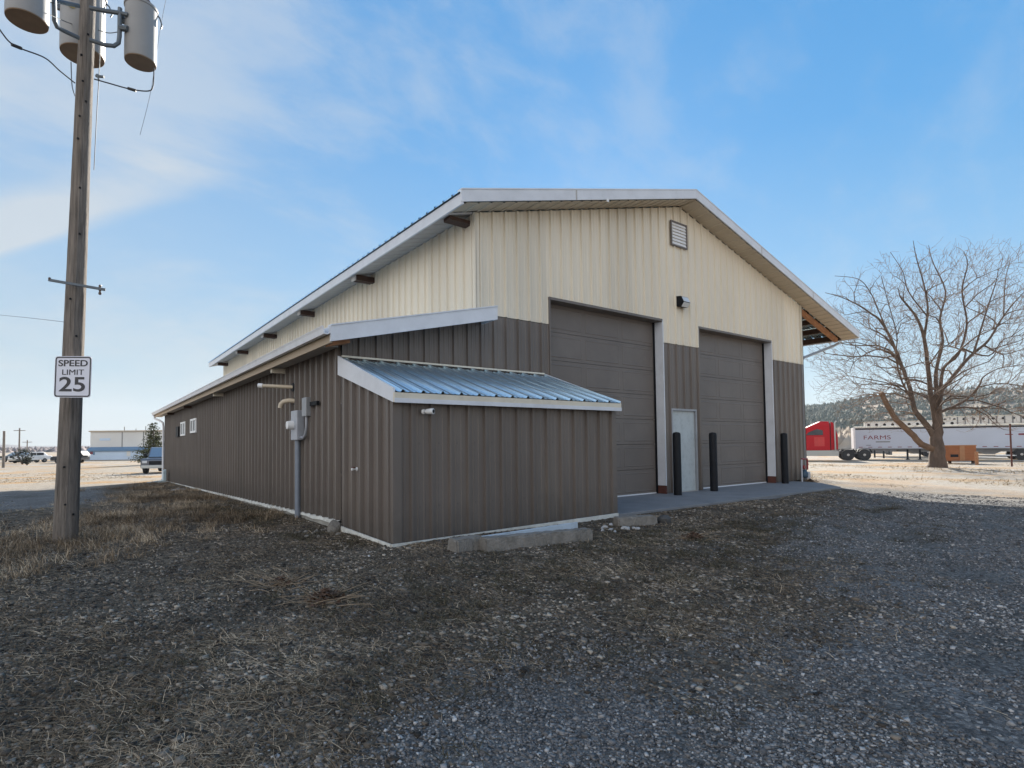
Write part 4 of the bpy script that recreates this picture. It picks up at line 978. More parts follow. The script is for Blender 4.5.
# attractors fill the crown's volume; each is reached by a gently rising branch from the skeleton that exists so far
def attract(n_, shell):
    out = []
    while len(out) < n_:
        a_ = np.array([rs.uniform(-1, 1), rs.uniform(-1, 1), rs.uniform(-1, 1)]); q_ = float(np.linalg.norm(a_))
        if q_ > 1 or q_ < shell: continue
        p_ = Vector((.9+a_[0]*8.1, a_[1]*6.6, 7.4+a_[2]*6.4*(1+.10*math.sin(a_[0]*9+a_[1]*5))))
        if p_.z < 2.2 or (p_.z < 4.2 and abs(p_.x) < 3.0 and rs.random() < .9): continue
        out.append(p_)
    return out
crown_b = MB()
for stage, (cnt, shell, rmax, seg_, lim_) in enumerate(((110, .42, .060, 6, 5.5), (420, .40, .030, 5, 3.2), (1700, .38, .016, 4, 1.9), (7600, .35, .009, 3, 1.0))):
    NP = np.array([tuple(p) for p in nodes]); new_n = []; new_r = []
    root_ = np.array([0, 0, 3.0])
    for a_ in attract(cnt, shell):
        A_ = np.array(a_); dv = A_-NP; ds = np.linalg.norm(dv, axis=1)+1e-6
        rad_dir = (NP-root_); rad_dir /= (np.linalg.norm(rad_dir, axis=1)[:, None]+1e-6)
        al = (dv*rad_dir).sum(1)/ds
        cost = ds*(1.9-al)
        k_ = int(np.argmin(cost)); L_ = ds[k_]
        if L_ > lim_ or L_ < .15:
            if L_ < .15: continue
            a_ = Vector(NP[k_]+dv[k_]*(lim_/L_)*rs.uniform(.6, 1)); L_ = lim_
        b_ = Vector(NP[k_]); d = a_-b_; rd = Vector(rad_dir[k_])
        c1 = b_+(rd*.55+d.normalized()*.45).normalized()*L_*.38+Vector((rs.gauss(0, .04), rs.gauss(0, .04), rs.gauss(0, .04)))*L_
        c2 = a_-(d.normalized()*.7+Vector((rs.gauss(0, .25), rs.gauss(0, .25), .35+rs.gauss(0, .2)))).normalized()*L_*.3
        ps_ = []
        for m_ in range(seg_+1):
            t = m_/seg_; ps_.append(b_*(1-t)**3+c1*3*t*(1-t)**2+c2*3*t*t*(1-t)+a_*t**3+Vector((rs.gauss(0, .012), rs.gauss(0, .012), rs.gauss(0, .012)))*L_*(1 if 0 < m_ else 0))
        r0 = min(rmax, nrad[k_]*.75)
        (crown_b if stage else trunk_twigs).tube([tuple(p) for p in ps_], [max(.0060, r0*(1-.72*m_/seg_)) for m_ in range(seg_+1)], 5 if stage < 2 else 3, cap=False)
        new_n += ps_[1:]; new_r += [max(.0060, r0*(1-.72*m_/seg_)) for m_ in range(1, seg_+1)]
    nodes += new_n; nrad += new_r
trunk.v, trunk.f = trunk.v, trunk.f; _n = len(trunk.v); trunk.v += trunk_twigs.v; trunk.f += [tuple(q+_n for q in f_) for f_ in trunk_twigs.f]; trunk.build('trunk', M['bark'], tree, True)
crown = crown_b
crown.build('crown', M['twig'], tree)

# ------------------------------------------------------------------ trucks and trailers (x to the right in the picture, y away)
def wheel(parent, x, y, r, w_, side=-1, m='alum'):
    t = MB().lathe([(r*.72, -w_/2), (r*.95, -w_/2), (r, -w_*.35), (r, w_*.35), (r*.95, w_/2), (r*.72, w_/2)], (x, y, r), 22, 'y').build('tyre', M['rubber'], parent, True)
    t.name = 'wheel'
    MB().lathe([(r*.70, -w_/2+.02), (r*.60, -w_/2+.0), (r*.50, -w_/2+.07), (r*.25, -w_/2+.07), (r*.2, -w_/2-.02), (r*.05, -w_/2-.03)], (x, y, r), 18, 'y').build('rim', M[m], t, True)
gz = lambda p: float(ground_h(p[0], p[1]))
tp = at(803, 459, 54); tk = thing('semi_truck', (tp[0], tp[1], gz(tp)), 'red semi tractor without trailer parked beyond the building corner', 'truck', rz=ca-.42)
# x = 0 at the building corner's edge; the cab and bonnet run on to the left behind it
MB().prism([(-.9, .95), (2.45, .95), (2.45, 2.6), (2.25, 3.72), (1.55, 3.74), (-.1, 2.95), (-.9, 2.6)], (0, 0, 0), (1, 0, 0), (0, 0, 1), (0, 1, 0), 2.4).build('sleeper', M['red'], tk, bevel=.06)
MB().prism([(2.46, 1.0), (2.95, 1.05), (2.95, 2.4), (2.62, 3.6), (2.40, 3.68), (2.46, 2.6)], (0, .05, 0), (1, 0, 0), (0, 0, 1), (0, 1, 0), .06).build('side_fairing', M['red'], tk); MB().prism([(2.46, 1.0), (2.95, 1.05), (2.95, 2.4), (2.62, 3.6), (2.40, 3.68), (2.46, 2.6)], (0, 2.29, 0), (1, 0, 0), (0, 0, 1), (0, 1, 0), .06).build('side_fairing', M['red'], tk)
MB().prism([(-2.6, .95), (-.91, .95), (-.91, 2.75), (-2.0, 2.6), (-2.55, 1.95)], (0, .08, 0), (1, 0, 0), (0, 0, 1), (0, 1, 0), 2.24).build('cab', M['red'], tk, bevel=.05)
MB().prism([(-5.0, .75), (-2.61, .95), (-2.61, 1.9), (-4.7, 1.62), (-5.1, 1.2)], (0, .2, 0), (1, 0, 0), (0, 0, 1), (0, 1, 0), 2.0).build('bonnet', M['red'], tk, bevel=.08)
MB().box(1.0, 1.85, -.012, -.001, 1.35, 2.25).build('locker_door', mat('bright red panel', (.50, .03, .03), .4), tk)
MB().prism([(.3, 2.42), (1.75, 2.42), (1.75, 2.88), (1.25, 3.02), (.55, 2.72)], (0, -.012, 0), (1, 0, 0), (0, 0, 1), (0, 1, 0), .011).build('side_window', M['glass'], tk)
MB().box(-2.3, -1.2, .06, .078, 1.8, 2.45).build('door_window', M['glass'], tk)
MB().box(2.31, 2.38, -.012, -.001, .95, 3.55).build('panel_gap', M['black'], tk)
MB().tube([(2.72, -.06, .9), (2.72, -.06, 3.55), (2.85, -.06, 3.75)], .07, 8).build('exhaust_stack', M['chrome'], tk, True)
MB().tube([(-2.0, .1, .62), (-.2, .1, .62)], .30, 14).build('fuel_tank', M['chrome'], tk, True)
MB().box(-2.4, 3.0, -.02, .25, .42, .86).box(-2.4, 2.9, .0, .02, .86, .95).build('side_skirt', M['chrome'], tk, bevel=.04)
MB().box(-4.5, 7.3, .75, .92, .62, .86).box(-4.5, 7.3, 1.5, 1.67, .62, .86).box(7.1, 7.25, .3, 2.1, .5, .85).build('chassis', M['trailer_frame'], tk)
MB().lathe([(.1, .92), (.62, .92), (.66, 1.0), (.1, 1.05)], (4.6, 1.2, 0), 20).build('fifth_wheel', M['black'], tk)
for x in (3.75, 5.05):
    for yy in (.16, 2.25): wheel(tk, x, yy, .52, .34)
wheel(tk, -3.9, .2, .52, .3); wheel(tk, -3.9, 2.2, .52, .3)
for x in (3.75, 5.05):
    MB().prism([(x-.62, .75), (x-.45, 1.10), (x, 1.17), (x+.45, 1.10), (x+.62, .75), (x+.60, .75), (x+.43, 1.08), (x, 1.14), (x-.43, 1.08), (x-.60, .75)], (0, -.02, 0), (1, 0, 0), (0, 0, 1), (0, 1, 0), .45).build('mudguard', M['black'], tk)
MB().box(5.85, 5.9, -.0, .45, .25, .95).box(6.55, 6.6, -.0, .45, .2, .85).build('mud_flap', M['rubber'], tk)

tp = at(855, 459, 55); tg = thing('grain_trailer', (tp[0], tp[1], gz(tp)), 'long white grain hopper trailer with red lettering behind the bare tree', 'trailer', rz=ca-.50)
TL = 15.0
MB().prism([(0, 1.05), (TL, 1.05), (TL, 3.08), (0, 3.08)], (0, 0, 0), (1, 0, 0), (0, 0, 1), (0, 1, 0), 2.55).build('body', M['trailer'], tg, bevel=.03)
MB().box(-.06, .10, -.04, 2.6, .98, 3.14).box(.1, TL, -.03, 2.58, 3.08, 3.12).build('front_post', M['carwhite'], tg)
MB().tube([(.1, -.02, 2.98), (TL, -.02, 2.98)], .055, 8).build('tarp_roll', M['black'], tg, True)
MB().tube([(.1, -.03, 3.12), (TL, -.03, 3.12)], .05, 8).tube([(.1, 1.27, 3.24), (TL, 1.27, 3.24)], .05, 8).build('tarp_edge', M['offwhite'], tg, True)
MB().prism([(4.1, 1.04), (5.9, 1.04), (5.1, .55), (4.7, .55)], (0, .3, 0), (1, 0, 0), (0, 0, 1), (0, 1, 0), 1.95).prism([(8.8, 1.04), (11.6, 1.04), (10.6, .5), (10.0, .5)], (0, .3, 0), (1, 0, 0), (0, 0, 1), (0, 1, 0), 1.95).build('hopper', M['trailer_frame'], tg)
MB().box(3.6, TL, .25, .38, .74, 1.02).box(3.6, TL, 2.1, 2.23, .74, 1.02).box(.0, TL, -.02, .0, .98, 1.05).build('frame_rail', M['trailer_frame'], tg)
for x in (4.25, 5.2): MB().box(x-.07, x+.07, .2, .34, .05, 1.02).box(x-.14, x+.14, .12, .42, -.0, .05).build('landing_leg', M['black'], tg)
MB().box(5.9, 8.6, .1, .14, .60, .96).build('side_locker', M['alum'], tg)
mk_ = MB()
for i in range(18): mk_.box(.35+i*.78, .35+i*.78+.32, -.008, -.001, 1.17, 1.23)
mk_.build('marker_strip', M['red_text'], tg)
MB().tube([(10.6, -.02, .40), (12.0, -.02, .40)], .06, 8).build('side_guard', M['carwhite'], tg, True)
for x in (12.35, 13.6): wheel(tg, x, .1, .5, .34); wheel(tg, x, 2.2, .5, .34)
text_mesh('lettering', 'FARMS', .56, M['red_text'], tg, (1.85, -.004, 2.12), RT, 1.35, .003, 0)
MB().box(1.75, 2.9, -.006, -.001, 1.66, 1.76).box(.95, 1.35, -.006, -.001, 1.36, 1.42).build('small_lettering', M['trailer_frame'], tg)
MB().box(12.2, 13.6, -.006, -.001, 2.2, 2.35).build('stripe', M['red_text'], tg)

def stock_trailer(u0, v0, d, L_, H_, label, nh, ribs):
    p = at(u0, v0, d); t = thing('livestock_trailer', (p[0], p[1], gz(p)), label, 'trailer', rz=ca-.55, group='pale livestock trailers behind the grain trailer')
    MB().box(0, L_, 0, 2.5, .9, H_).build('body', M['alum'], t, bevel=.04)
    MB().box(-.03, L_+.03, -.04, 2.54, H_, H_+.07).build('roof_rail', M['offwhite'], t)
    for i in range(nh):
        MB().lathe([(.15, -.012), (.15, -.002)], ((i+.5)*L_/nh, 0, H_-.30), 10, 'y').build('vent_hole', M['black'], t)
    if ribs:
        for i in range(ribs): MB().box((i+.2)*L_/ribs, (i+.2)*L_/ribs+.12, -.05, -.003, .95, H_-.02).build('upright', M['trailer_frame'], t)
    MB().box(.5, L_, .4, 2.1, .55, .9).build('chassis', M['trailer_frame'], t)
    for x in (L_-1.2, L_-2.5): wheel(t, x, .2, .5, .3); wheel(t, x, 2.3, .5, .3)
stock_trailer(866, 459, 64, 8.2, 3.92, 'pale livestock trailer with row of dark round holes, left of the tree', 11, 0)
stock_trailer(942, 459, 67, 14, 4.55, 'taller slatted livestock trailer right of the tree', 16, 20)

# plywood bin and posts beyond the tree
bp_ = at(945, 463, 43); bn = thing('plywood_bin', (bp_[0], bp_[1], gz(bp_)), 'low orange plywood bin standing in the yard right of the tree', 'bin', rz=ca)
MB().box(0, 2.45, 0, 1.2, .22, 1.40).build('box', M['plywood'], bn)
MB().box(.45, 1.05, -.012, -.001, .52, .72).build('slot', M['black'], bn)
MB().box(1.15, 1.55, -.02, -.001, .24, 1.38).box(-.03, 2.48, -.03, -.001, 1.36, 1.44).build('batten', mat('pale timber batten', (.36, .17, .075), .7), bn)
MB().box(0, .15, .05, .2, -.05, .22).box(2.2, 2.35, .05, .2, -.05, .22).box(1.1, 1.25, .9, 1.05, -.05, .22).build('legs', M['wood_dark'], bn)
pp_ = at(977, 466, 40); o = MB().box(-.09, .09, -.09, .09, -.1, .95).build('fence_post', M['wood_orange'], bevel=.01); o.location = (pp_[0], pp_[1], gz(pp_)); tag(o, 'short brown timber post at the right end of the plywood bin', 'post')
pp_ = at(1012, 468.5, 36); fp = thing('water_hydrant', (pp_[0], pp_[1], gz(pp_)), 'thin tall rusty post with short crossbar near the right edge', 'post', rz=ca)
MB().lathe([(.05, -.1), (.05, 2.75), (.04, 2.78)], n=10).build('post', M['rust'], fp, True)
MB().tube([(-.32, 0, 2.1), (.14, 0, 2.08)], .03, 6).build('crossbar', M['redpipe'], fp, True)
fp.name = 'marker_post'

# ------------------------------------------------------------------ vehicles and buildings far left
def car(name, p, rz, m, label, cat='car', pickup=False, L_=4.6, H_=1.5, wd_=1.8, group=None):
    t = thing(name, (p[0], p[1], gz(p)), label, cat, rz=rz, group=group)
    if pickup:
        body = [(0, .45), (.0, .95), (.12, 1.08), (1.45, 1.15), (1.5, 1.16), (L_, 1.16), (L_, .5), (L_-.05, .45)]
        cab = [(1.25, 1.15), (1.95, H_-.04), (2.2, H_), (3.4, H_), (3.65, H_-.06), (3.8, 1.15)]
    else:
        body = [(0, .35), (-.02, .7), (.15, .88), (1.3, .98), (L_-.6, 1.0), (L_, .9), (L_, .4)]
        cab = [(1.1, .97), (1.8, H_-.06), (2.1, H_), (3.2, H_), (3.6, H_-.08), (4.1, .98)]
    MB().prism(body, (0, -wd_/2, 0), (1, 0, 0), (0, 0, 1), (0, 1, 0), wd_).build('body', M[m], t, True, .05)
    MB().prism(cab, (0, -wd_/2+.1, 0), (1, 0, 0), (0, 0, 1), (0, 1, 0), wd_-.2).build('cabin', M[m], t, True, .04)
    hh = cab[1][1]; z0 = cab[0][1]+.04
    for y in (-wd_/2+.092, wd_/2-.1):
        MB().box(cab[1][0]-.05, 2.5, y, y+.008, z0+.02, H_-.12).box(2.58, cab[-2][0]-.1, y, y+.008, z0+.02, H_-.12).build('side_window', M['glass'], t)
    x0, z0 = cab[0]; x1, z1 = cab[1]
    MB().prism([(x0+.03, z0+.03), (x1-.01, z1-.02), (x1-.03, z1), (x0-.0, z0+.05)], (0, -wd_/2+.2, 0), (1, 0, 0), (0, 0, 1), (0, 1, 0), wd_-.4).build('windscreen', M['windscreen'], t)
    rw = .40 if pickup else .32
    for x in (.85, L_-1.0):
        for y in (-wd_/2+.12, wd_/2-.12): wheel(t, x, y, rw, .24)
    MB().box(-.05, .10, -wd_/2+.05, wd_/2-.05, .40, .62).build('bumper', M['chrome'], t, bevel=.03)
    for y in (-wd_/2+.12, wd_/2-.42): MB().box(-.03, .05, y, y+.3, .78, .95).build('headlight', M['lamp'], t)
    MB().box(-.012, .05, -.45, .45, .66, .92).build('grille', M['black'], t)
    if pickup:
        MB().box(1.5, L_-.8, -wd_/2-.012, -wd_/2-.001, .55, 1.0).build('reflection_panel', M['copper'], t)  # painted copper reflection along the body side
        for s_ in (-1, 1): MB().box(1.5, 1.62, s_*(wd_/2+.14)-.09, s_*(wd_/2+.14)+.09, 1.2, 1.42).build('mirror', M['black'], t)
    return t
pk = at(157, 470.5, 41)
car('pickup_truck', at(156, 470.5, 40), ca+1.85, 'silver', 'grey pickup parked beyond the far end of the brown annex', 'pickup truck', True, 5.6, 1.92, 2.0)
car('parked_car', at(12, 461, 76), ca+1.25, 'carwhite', 'white car parked in the distance at the left', 'car', H_=1.5)
car('parked_car', at(1, 462, 82), ca+1.2, 'cardark', 'dark car parked at the left edge, cut by the frame', 'car')
car('parked_car', at(55, 461, 74), ca+.06, 'cardark', 'dark parked car almost hidden behind the utility pole', 'car', L_=3.9, H_=1.7)

fb0 = at(86.5, 462, 92); fb = thing('warehouse', (fb0[0], fb0[1], gz(fb0)), 'pale far warehouse with blue awning band left of the brown annex', 'building', rz=ca+.06)
BW = 17
MB().prism([(0, 0), (BW, 0), (BW, 4.95), (0, 4.95)], (0, .9, -.3), (1, 0, 0), (0, 0, 1), (0, 1, 0), 14).build('upper_wall', M['farwall'], fb)
MB().box(.02, BW-.02, 0, .89, -.3, 1.6).build('lower_wall', M['farwhite'], fb)
MB().prism([(-.15, 1.6), (.9, 2.12), (.9, 2.0), (-.15, 1.48)], (0, 0, 0), (0, 1, 0), (0, 0, 1), (1, 0, 0), BW).box(0, BW, -.17, -.15, 1.40, 1.65).build('awning', M['farblue'], fb)
MB().box(-.2, BW+.2, .7, 15.2, 4.66, 4.86).build('roof', M['tan'], fb)
MB().box(5.05, 5.17, .86, .89, 2.1, 4.66).box(8.5, 8.62, .86, .89, 2.1, 4.66).build('downspout', M['trailer_frame'], fb)
MB().box(6.4, 7.0, -.03, -.001, .55, 1.5).build('door', M['farwall'], fb)
MB().box(.55, 1.0, -.03, -.001, .95, 1.4).build('sign_panel', M['red_text'], fb)
MB().box(1.0, 1.3, -.031, -.001, .85, 1.3).build('sign_panel', M['farblue'], fb)
MB().box(1.5, 3.2, .86, .89, 3.2, 3.6).build('faded_sign', M['farwhite'], fb)
for x, h in ((5.1, 1.1), (8.6, 1.2), (7.0, .5)): MB().tube([(x, 1.5, 4.8), (x, 1.5, 4.86+h*.6)], .06, 6).build('roof_vent', M['trailer_frame'], fb)

# spruce
def conifer(p, h, R_, label):
    t = thing('spruce_tree', (p[0], p[1], gz(p)), label, 'tree')
    MB().tube([(0, 0, -.1), (0, 0, h*.9)], [.16, .03], 8).build('trunk', M['bark'], t, True)
    f = MB(); r_ = random.Random(4); z = .5
    while z < h:
        fr = 1-(z-.4)/h; nb = int(5+9*fr)
        for k in range(nb):
            a_ = r_.uniform(0, 6.28); L_ = R_*(fr**.85)*r_.uniform(.65, 1.15)+.12; dz = r_.uniform(-.25, .1)*L_
            d = Vector((math.cos(a_), math.sin(a_), 0)); s_ = Vector((-d.y, d.x, 0))
            ns = max(3, int(L_*5))
            for j in range(ns):
                q = (j+.6)/ns; c_ = Vector((0, 0, z))+d*L_*q+Vector((0, 0, dz*q+.12*L_*q*q))
                w_ = .32*(1.15-q)*min(1, L_)+.06
                for _ in range(2):
                    e = (s_*r_.uniform(-1, 1)+d*r_.uniform(.2, 1)+Vector((0, 0, r_.uniform(-.5, .3)))).normalized()*w_; g_ = Vector((r_.uniform(-.1, .1), r_.uniform(-.1, .1), r_.uniform(-.08, .08)))
                    b_ = len(f.v); f.v += [tuple(c_-g_), tuple(c_+e*.5+g_), tuple(c_+e), tuple(c_+e*.5-g_*1.4)]; f.f.append((b_, b_+1, b_+2, b_+3))
        z += .16
    f.build('crown', M['spruce'], t)
conifer(at(153, 460, 62), 4.7, 1.95, 'dark green spruce between the far warehouse and the annex')
def bush(p, R_, h, m, label, seed, name='shrub', n=500):
    r_ = random.Random(seed); t = thing(name, (p[0], p[1], gz(p)), label, 'shrub'); s_ = MB(); f = MB()
    for _ in range(9):
        a_ = r_.uniform(0, 6.28); s_.tube([(0, 0, -.05), (math.cos(a_)*R_*.4, math.sin(a_)*R_*.4, h*.5), (math.cos(a_)*R_*.7, math.sin(a_)*R_*.7, h*.85)], [.05, .03, .01], 4)
    s_.build('stems', M['bark'], t)
    for _ in range(n):
        a_ = r_.uniform(0, 6.28); q = r_.random()**.5; zz_ = r_.uniform(.15, 1); c_ = Vector((math.cos(a_)*R_*q*math.sin(zz_*2.8), math.sin(a_)*R_*q*math.sin(zz_*2.8), h*zz_)); w_ = r_.uniform(.06, .16)
        M_ = Matrix.Rotation(r_.uniform(0, 6), 3, 'Z') @ Matrix.Rotation(r_.uniform(-1.3, 1.3), 3, 'X'); b_ = len(f.v)
        for v_ in ((-w_, 0, 0), (0, -w_*.6, 0), (w_, 0, 0), (0, w_*.6, 0)): f.v.append(tuple(c_+M_ @ Vector(v_)))
        f.f.append((b_, b_+1, b_+2, b_+3))
    f.build('foliage', M[m], t)
bush(at(22.5, 459, 70), 1.2, 1.9, 'shrub', 'dark rounded shrub behind the white car at the left', 3)
bush(at(27, 460, 66), .45, 1.0, 'shrub', 'small dark shrub just right of the larger one at the left', 8, n=200)

for u, v0, v1, d, r_, cb, lab in ((3.5, 462, 431, 58, .14, 0, 'thick dark wooden pole near the left edge, beside parked cars'), (19, 459, 428, 110, .16, 1, 'tall thin distant utility pole left of the speed limit sign'), (27, 457, 440, 130, .14, 1, 'small farthest utility pole, right of the tall thin one')):
    p0 = at(u, v0, d); p1 = at(u, v1, d); g0 = gz(p0); t = thing('distant_pole', (p0[0], p0[1], g0), lab, 'utility pole', group='utility poles far off at the left')
    MB().tube([(0, 0, -.2), (0, 0, p1[2]-g0)], [r_, r_*.75], 8).build('pole', M['pole'], t, True)
    if cb: MB().bar((-.9, .2, p1[2]-g0-.5), (.9, -.2, p1[2]-g0-.5), .12, .12).build('crossarm', M['pole'], t)

# ------------------------------------------------------------------ hills
def hill(name, u0, u1, d0, prof, m, seed, nu=160, nd=26, depth=1.8):
    """ridge across bearings; prof(u) -> pixel height of the skyline above the horizon, turned into metres at distance d0"""
    us = np.linspace(u0, u1, nu); V = []; 
    for k in range(nd):
        t = k/(nd-1); d = d0*(.50+t*depth*.6)
        for u in us:
            s_ = math.sin(min(1, t/.62)*math.pi/2)**1.4
            p = at(u, 440, d); H_ = prof(u)/FPX*d0*1.10
            wv = vnoise(p[0]*.02, p[1]*.02, seed)*.5+vnoise(p[0]*.06, p[1]*.06, seed+3)*.25
            hgt = H_*s_*(.80+.28*wv) if t < .62 else H_*(.80+.28*wv)*(1-.5*(t-.62))
            V.append((p[0], p[1], -.8+hgt))
    V = np.array(V); idx = np.arange(nu*nd).reshape(nd, nu)
    F = np.stack([idx[:-1, :-1].ravel(), idx[:-1, 1:].ravel(), idx[1:, 1:].ravel(), idx[1:, :-1].ravel()], 1)
    o = raw_mesh(name, V, F, m, smooth=True); o['kind'] = 'structure'; return V
hm = mat('dry hillside', (.20, .145, .092), .95, 0, .35, .03, dark=(.085, .085, .055), dscale=.035, damt=1)
profR = lambda u: np.interp(u, [700, 806, 830, 850, 870, 900, 940, 1024, 1250], [34, 38, 39, 43, 47, 51, 53, 56, 60])
VR = hill('hill', 690, 1250, 520, profR, hm, 5)
hl = mat('far hazy hillside', (.17, .155, .16), .95, 0, .25, .01, dark=(.10, .11, .10), dscale=.02, damt=.7)
profL = lambda u: np.interp(u, [-400, 0, 8, 25, 60, 200, 400], [10, 6.2, 6.5, 4.5, 4.2, 4.2, 5])
VL = hill('hill', -420, 420, 900, profL, hl, 15)
# the scattered conifers on the right hill and the bare woods below the left one: far-off woods that read as a mass
def cones(name, pts, hs, rs_w, m, tint, label):
    n = len(pts); k = 6; V = np.zeros((n, 2*k+1, 3)); ang = np.linspace(0, 2*np.pi, k, endpoint=False)
    for j in range(k):
        for lay, (rf, zf) in enumerate(((1.0, .12), (.62, .5))):
            jit = rng.uniform(.6, 1.25, n)
            V[:, lay*k+j, 0] = pts[:, 0]+np.cos(ang[j]+lay*.5)*rs_w*rf*jit; V[:, lay*k+j, 1] = pts[:, 1]+np.sin(ang[j]+lay*.5)*rs_w*rf*jit; V[:, lay*k+j, 2] = pts[:, 2]+hs*zf*rng.uniform(.7, 1.2, n)
    V[:, 2*k] = pts+np.stack([rng.normal(0, .2, n), rng.normal(0, .2, n), hs], 1)
    f = []
    for j in range(k):
        j2 = (j+1) % k; f += [(j, j2, k+j2), (j, k+j2, k+j), (k+j, k+j2, 2*k)]
    F = (np.array(f)[None]+(np.arange(n)*(2*k+1))[:, None, None]).reshape(-1, 3)
    o = raw_mesh(name, V.reshape(-1, 3), F, m, np.repeat(tint, 2*k+1)); return tag(o, label, 'woods', kind='stuff')
def on_hill(VV, n):
    i = rng.integers(0, len(VV)-1, n); p = VV[i]+np.stack([rng.normal(0, 6, n), rng.normal(0, 6, n), np.full(n, -.3)], 1); return p
woodm = tint_mat('far conifers', (.035, .045, .036), (.065, .072, .052), (.13, .12, .085))
p = on_hill(VR, 34000)
rel = (p-CAM); dep = rel @ _f; uu = 512+PPX+FPX*(rel @ CR)/dep
k = rng.random(len(p)) < np.interp(uu, [700, 840, 870, 1000], [1.0, .85, .35, .42])*sstep(.25, .55, fbm(p[:, 0], p[:, 1], .018, 3, 3)+.12)
p = p[k]; n = len(p)
cones('hillside_woods', p, rng.uniform(1.8, 4.6, n), rng.uniform(1.0, 2.2, n), woodm, rng.beta(2, 2.4, n), 'dark green conifers scattered over the right hillside')
brushm = tint_mat('bare far brush', (.14, .11, .085), (.25, .20, .155), (.38, .32, .25))
az = rng.uniform(0, 1, 2600); us = 690+az*400; dd_ = rng.uniform(95, 230, 2600)
p = np.array([at(u, 446, d) for u, d in zip(us, dd_)]); p[:, 2] = -.7
cones('bare_woods', p, rng.uniform(2.5, 6, len(p))*np.clip(dd_/170, .6, 1.3), rng.uniform(1.2, 2.6, len(p)), brushm, rng.beta(2, 2, len(p)), 'pale leafless brush along the foot of the right hill')
us = rng.uniform(-300, 330, 5200); dd_ = rng.uniform(300, 760, 5200)
p = np.array([at(u, 452, d) for u, d in zip(us, dd_)]); p[:, 2] = -.7
cones('bare_woods', p, rng.uniform(1.5, 3.8, len(p)), rng.uniform(1.5, 3.5, len(p)), tint_mat('purple grey far brush', (.10, .085, .085), (.18, .15, .15), (.30, .25, .22)), rng.beta(2, 2, len(p)), 'grey leafless woods far off beyond the left road')

# ------------------------------------------------------------------ air
hz = MB().box(-1300, 1400, -120, 1950, -6, 120)
hmat = bpy.data.materials.new('thin haze'); hmat.use_nodes = True; HN = hmat.node_tree.nodes; HN.remove(HN['Principled BSDF'])
hv = HN.new('ShaderNodeVolumePrincipled'); hv.inputs['Color'].default_value = (.72, .86, 1, 1); hv.inputs['Density'].default_value = .00016; hv.inputs['Anisotropy'].default_value = .2
hmat.node_tree.links.new(hv.outputs[0], HN['Material Output'].inputs['Volume'])
tag(hz.build('haze', hmat), 'thin pale haze over the valley', 'haze', kind='stuff')

# ------------------------------------------------------------------ light, sky, camera
SUN_AZ, SUN_EL = math.radians(47.5), math.radians(24.5)      # azimuth from +y toward +x
sd = Vector((math.sin(SUN_AZ)*math.cos(SUN_EL), math.cos(SUN_AZ)*math.cos(SUN_EL), math.sin(SUN_EL)))
sl_d = bpy.data.lights.new('sun', 'SUN'); sl_d.energy = 5.0; sl_d.angle = math.radians(.5); sl_d.color = (1, .93, .82)
so = bpy.data.objects.new('sun', sl_d); COL.objects.link(so); so.rotation_euler = (-sd).to_track_quat('-Z', 'Y').to_euler(); so.location = (0, 0, 30)

wd_ = bpy.data.worlds.new('World'); S.world = wd_; wd_.use_nodes = True
N = wd_.node_tree.nodes; L = wd_.node_tree.links; bg = N['Background']; bg.inputs['Strength'].default_value = .10
sky = N.new('ShaderNodeTexSky'); sky.sky_type = 'NISHITA'; sky.sun_disc = False; sky.sun_elevation = SUN_EL; sky.sun_rotation = SUN_AZ
sky.dust_density = .4; sky.air_density = 1.0; sky.ozone_density = 2.0
tc = N.new('ShaderNodeTexCoord'); dirv = tc.outputs['Generated']
def wn(op, a_, b_=None, c_=None):
    x = N.new('ShaderNodeMath'); x.operation = op
    for k, q in enumerate((a_, b_, c_)):
        if q is None: continue
        if isinstance(q, (int, float)): x.inputs[k].default_value = q
        else: L.new(q, x.inputs[k])
    return x.outputs[0]
def wdot(v):
    x = N.new('ShaderNodeVectorMath'); x.operation = 'DOT_PRODUCT'; L.new(dirv, x.inputs[0]); x.inputs[1].default_value = v; return x.outputs['Value']
def wmr(s_, a_, b_, c_=0, d=1, sm=True):
    x = N.new('ShaderNodeMapRange'); x.interpolation_type = 'SMOOTHSTEP' if sm else 'LINEAR'
    x.inputs[1].default_value = a_; x.inputs[2].default_value = b_; x.inputs[3].default_value = c_; x.inputs[4].default_value = d; L.new(s_, x.inputs[0]); return x.outputs[0]
def wmix(f, a_, b_):
    x = N.new('ShaderNodeMix'); x.data_type = 'RGBA'
    if isinstance(f, (int, float)): x.inputs[0].default_value = f
    else: L.new(f, x.inputs[0])
    for k, q in ((6, a_), (7, b_)):
        if isinstance(q, tuple): x.inputs[k].default_value = (*q, 1)
        else: L.new(q, x.inputs[k])
    return x.outputs[2]
EXPO = 1.3; KS = 1/(2**EXPO*.10)
def cc(r_, g_, b_): return (r_*KS, g_*KS, b_*KS)
sepd = N.new('ShaderNodeSeparateXYZ'); L.new(dirv, sepd.inputs[0]); elev = sepd.outputs[2]
rp = N.new('ShaderNodeValToRGB'); e = rp.color_ramp.elements
st = [(0, (.60, .64, .64)), (.12, (.38, .57, .71)), (.28, (.205, .47, .78)), (.45, (.085, .365, .76)), (.62, (.065, .325, .72)), (1, (.055, .28, .66))]
while len(e) < len(st): e.new(.5)
for k, (p_, c_) in enumerate(st): e[k].position = p_; e[k].color = (*c_, 1)
L.new(elev, rp.inputs[0])
scl = N.new('ShaderNodeVectorMath'); scl.operation = 'SCALE'; L.new(rp.outputs[0], scl.inputs[0]); scl.inputs['Scale'].default_value = KS
base_sky = wmix(.05, scl.outputs[0], sky.outputs[0])
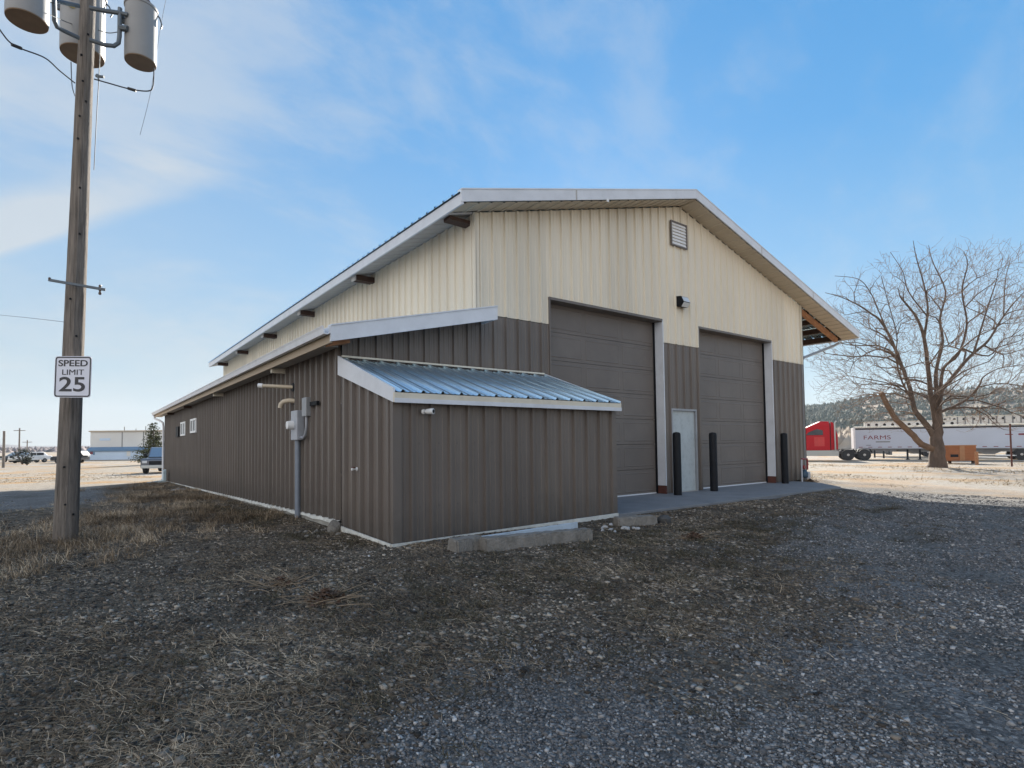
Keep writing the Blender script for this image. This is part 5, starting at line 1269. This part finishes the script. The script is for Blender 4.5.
# thin cirrus: stretched noise in sky direction space, thicker toward the west (picture left)
left = wdot((-.70, .70, 0)); back = wdot((-.59, -.81, 0))
mp = N.new('ShaderNodeMapping'); mp.inputs['Rotation'].default_value = (.5, -.35, .5); mp.inputs['Scale'].default_value = (1.2, 4.2, 3.4); L.new(dirv, mp.inputs['Vector'])
n1 = N.new('ShaderNodeTexNoise'); n1.inputs['Scale'].default_value = 1.1; n1.inputs['Detail'].default_value = 7; n1.inputs['Roughness'].default_value = .52; n1.inputs['Distortion'].default_value = .5; L.new(mp.outputs[0], n1.inputs['Vector'])
n2c = N.new('ShaderNodeTexNoise'); n2c.inputs['Scale'].default_value = 3.4; n2c.inputs['Detail'].default_value = 8; n2c.inputs['Roughness'].default_value = .62; n2c.inputs['Distortion'].default_value = .3; L.new(mp.outputs[0], n2c.inputs['Vector'])
cir = wmr(wn('MULTIPLY_ADD', n2c.outputs['Fac'], .32, wn('MULTIPLY', n1.outputs['Fac'], .72)), .47, .66)
veil = wn('MULTIPLY_ADD', wn('MULTIPLY', cir, wmr(left, -.45, .6, .45, 1)), .44, wmr(left, -.05, 1.0, 0, .46))
# the bright band of cloud at the left: close to a great circle, soft edged
bandd = wdot((.5085, .2866, -.8120))
wob = wn('MULTIPLY_ADD', n1.outputs['Fac'], .10, wn('SUBTRACT', bandd, .05))
lower = wmr(wob, -.07, .0, 0, 1); upper_ = wmr(wob, .004, .03, 1, 0)
band = wn('MULTIPLY', wn('MULTIPLY', lower, upper_), wmr(left, .42, .80, 0, .85))
tot = wn('MINIMUM', wn('ADD', veil, band), .92)
cloudc = wmix(wmr(elev, 0, .35), cc(.70, .72, .72), cc(.62, .68, .74))
skyc = wmix(tot, base_sky, cloudc)
skyc = wmix(wn('MULTIPLY', wmr(back, -.10, .8, 0, .75), wmr(elev, .30, .75, 1, .25)), skyc, cc(.95, .94, .92))  # added brightening of the unseen sky behind the viewer, lifts the shaded walls
# bright lobe added to the unseen sky on the left, side-lights the siding ribs
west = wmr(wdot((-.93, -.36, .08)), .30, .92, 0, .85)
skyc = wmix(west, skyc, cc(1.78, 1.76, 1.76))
skyc = wmix(wmr(elev, -.02, -.08), skyc, cc(.3, .28, .25))
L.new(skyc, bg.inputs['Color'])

cd = bpy.data.cameras.new('camera'); co = bpy.data.objects.new('camera', cd); COL.objects.link(co)
cd.sensor_width = 36; cd.lens = FPX*36/1024; cd.shift_x = -PPX/1024; cd.shift_y = PPY/1024; cd.clip_start = .05; cd.clip_end = 6000
Rm = Matrix((CR, CU, -_f)).transposed(); co.matrix_world = Matrix.Translation(CAM) @ Rm.to_4x4()
S.camera = co
S.view_settings.view_transform = 'Standard'; S.view_settings.look = 'None'; S.view_settings.gamma = 1; S.view_settings.use_curve_mapping = False
S.view_settings.exposure = EXPO
S.cycles.use_denoising = True
S.cycles.max_bounces = 6
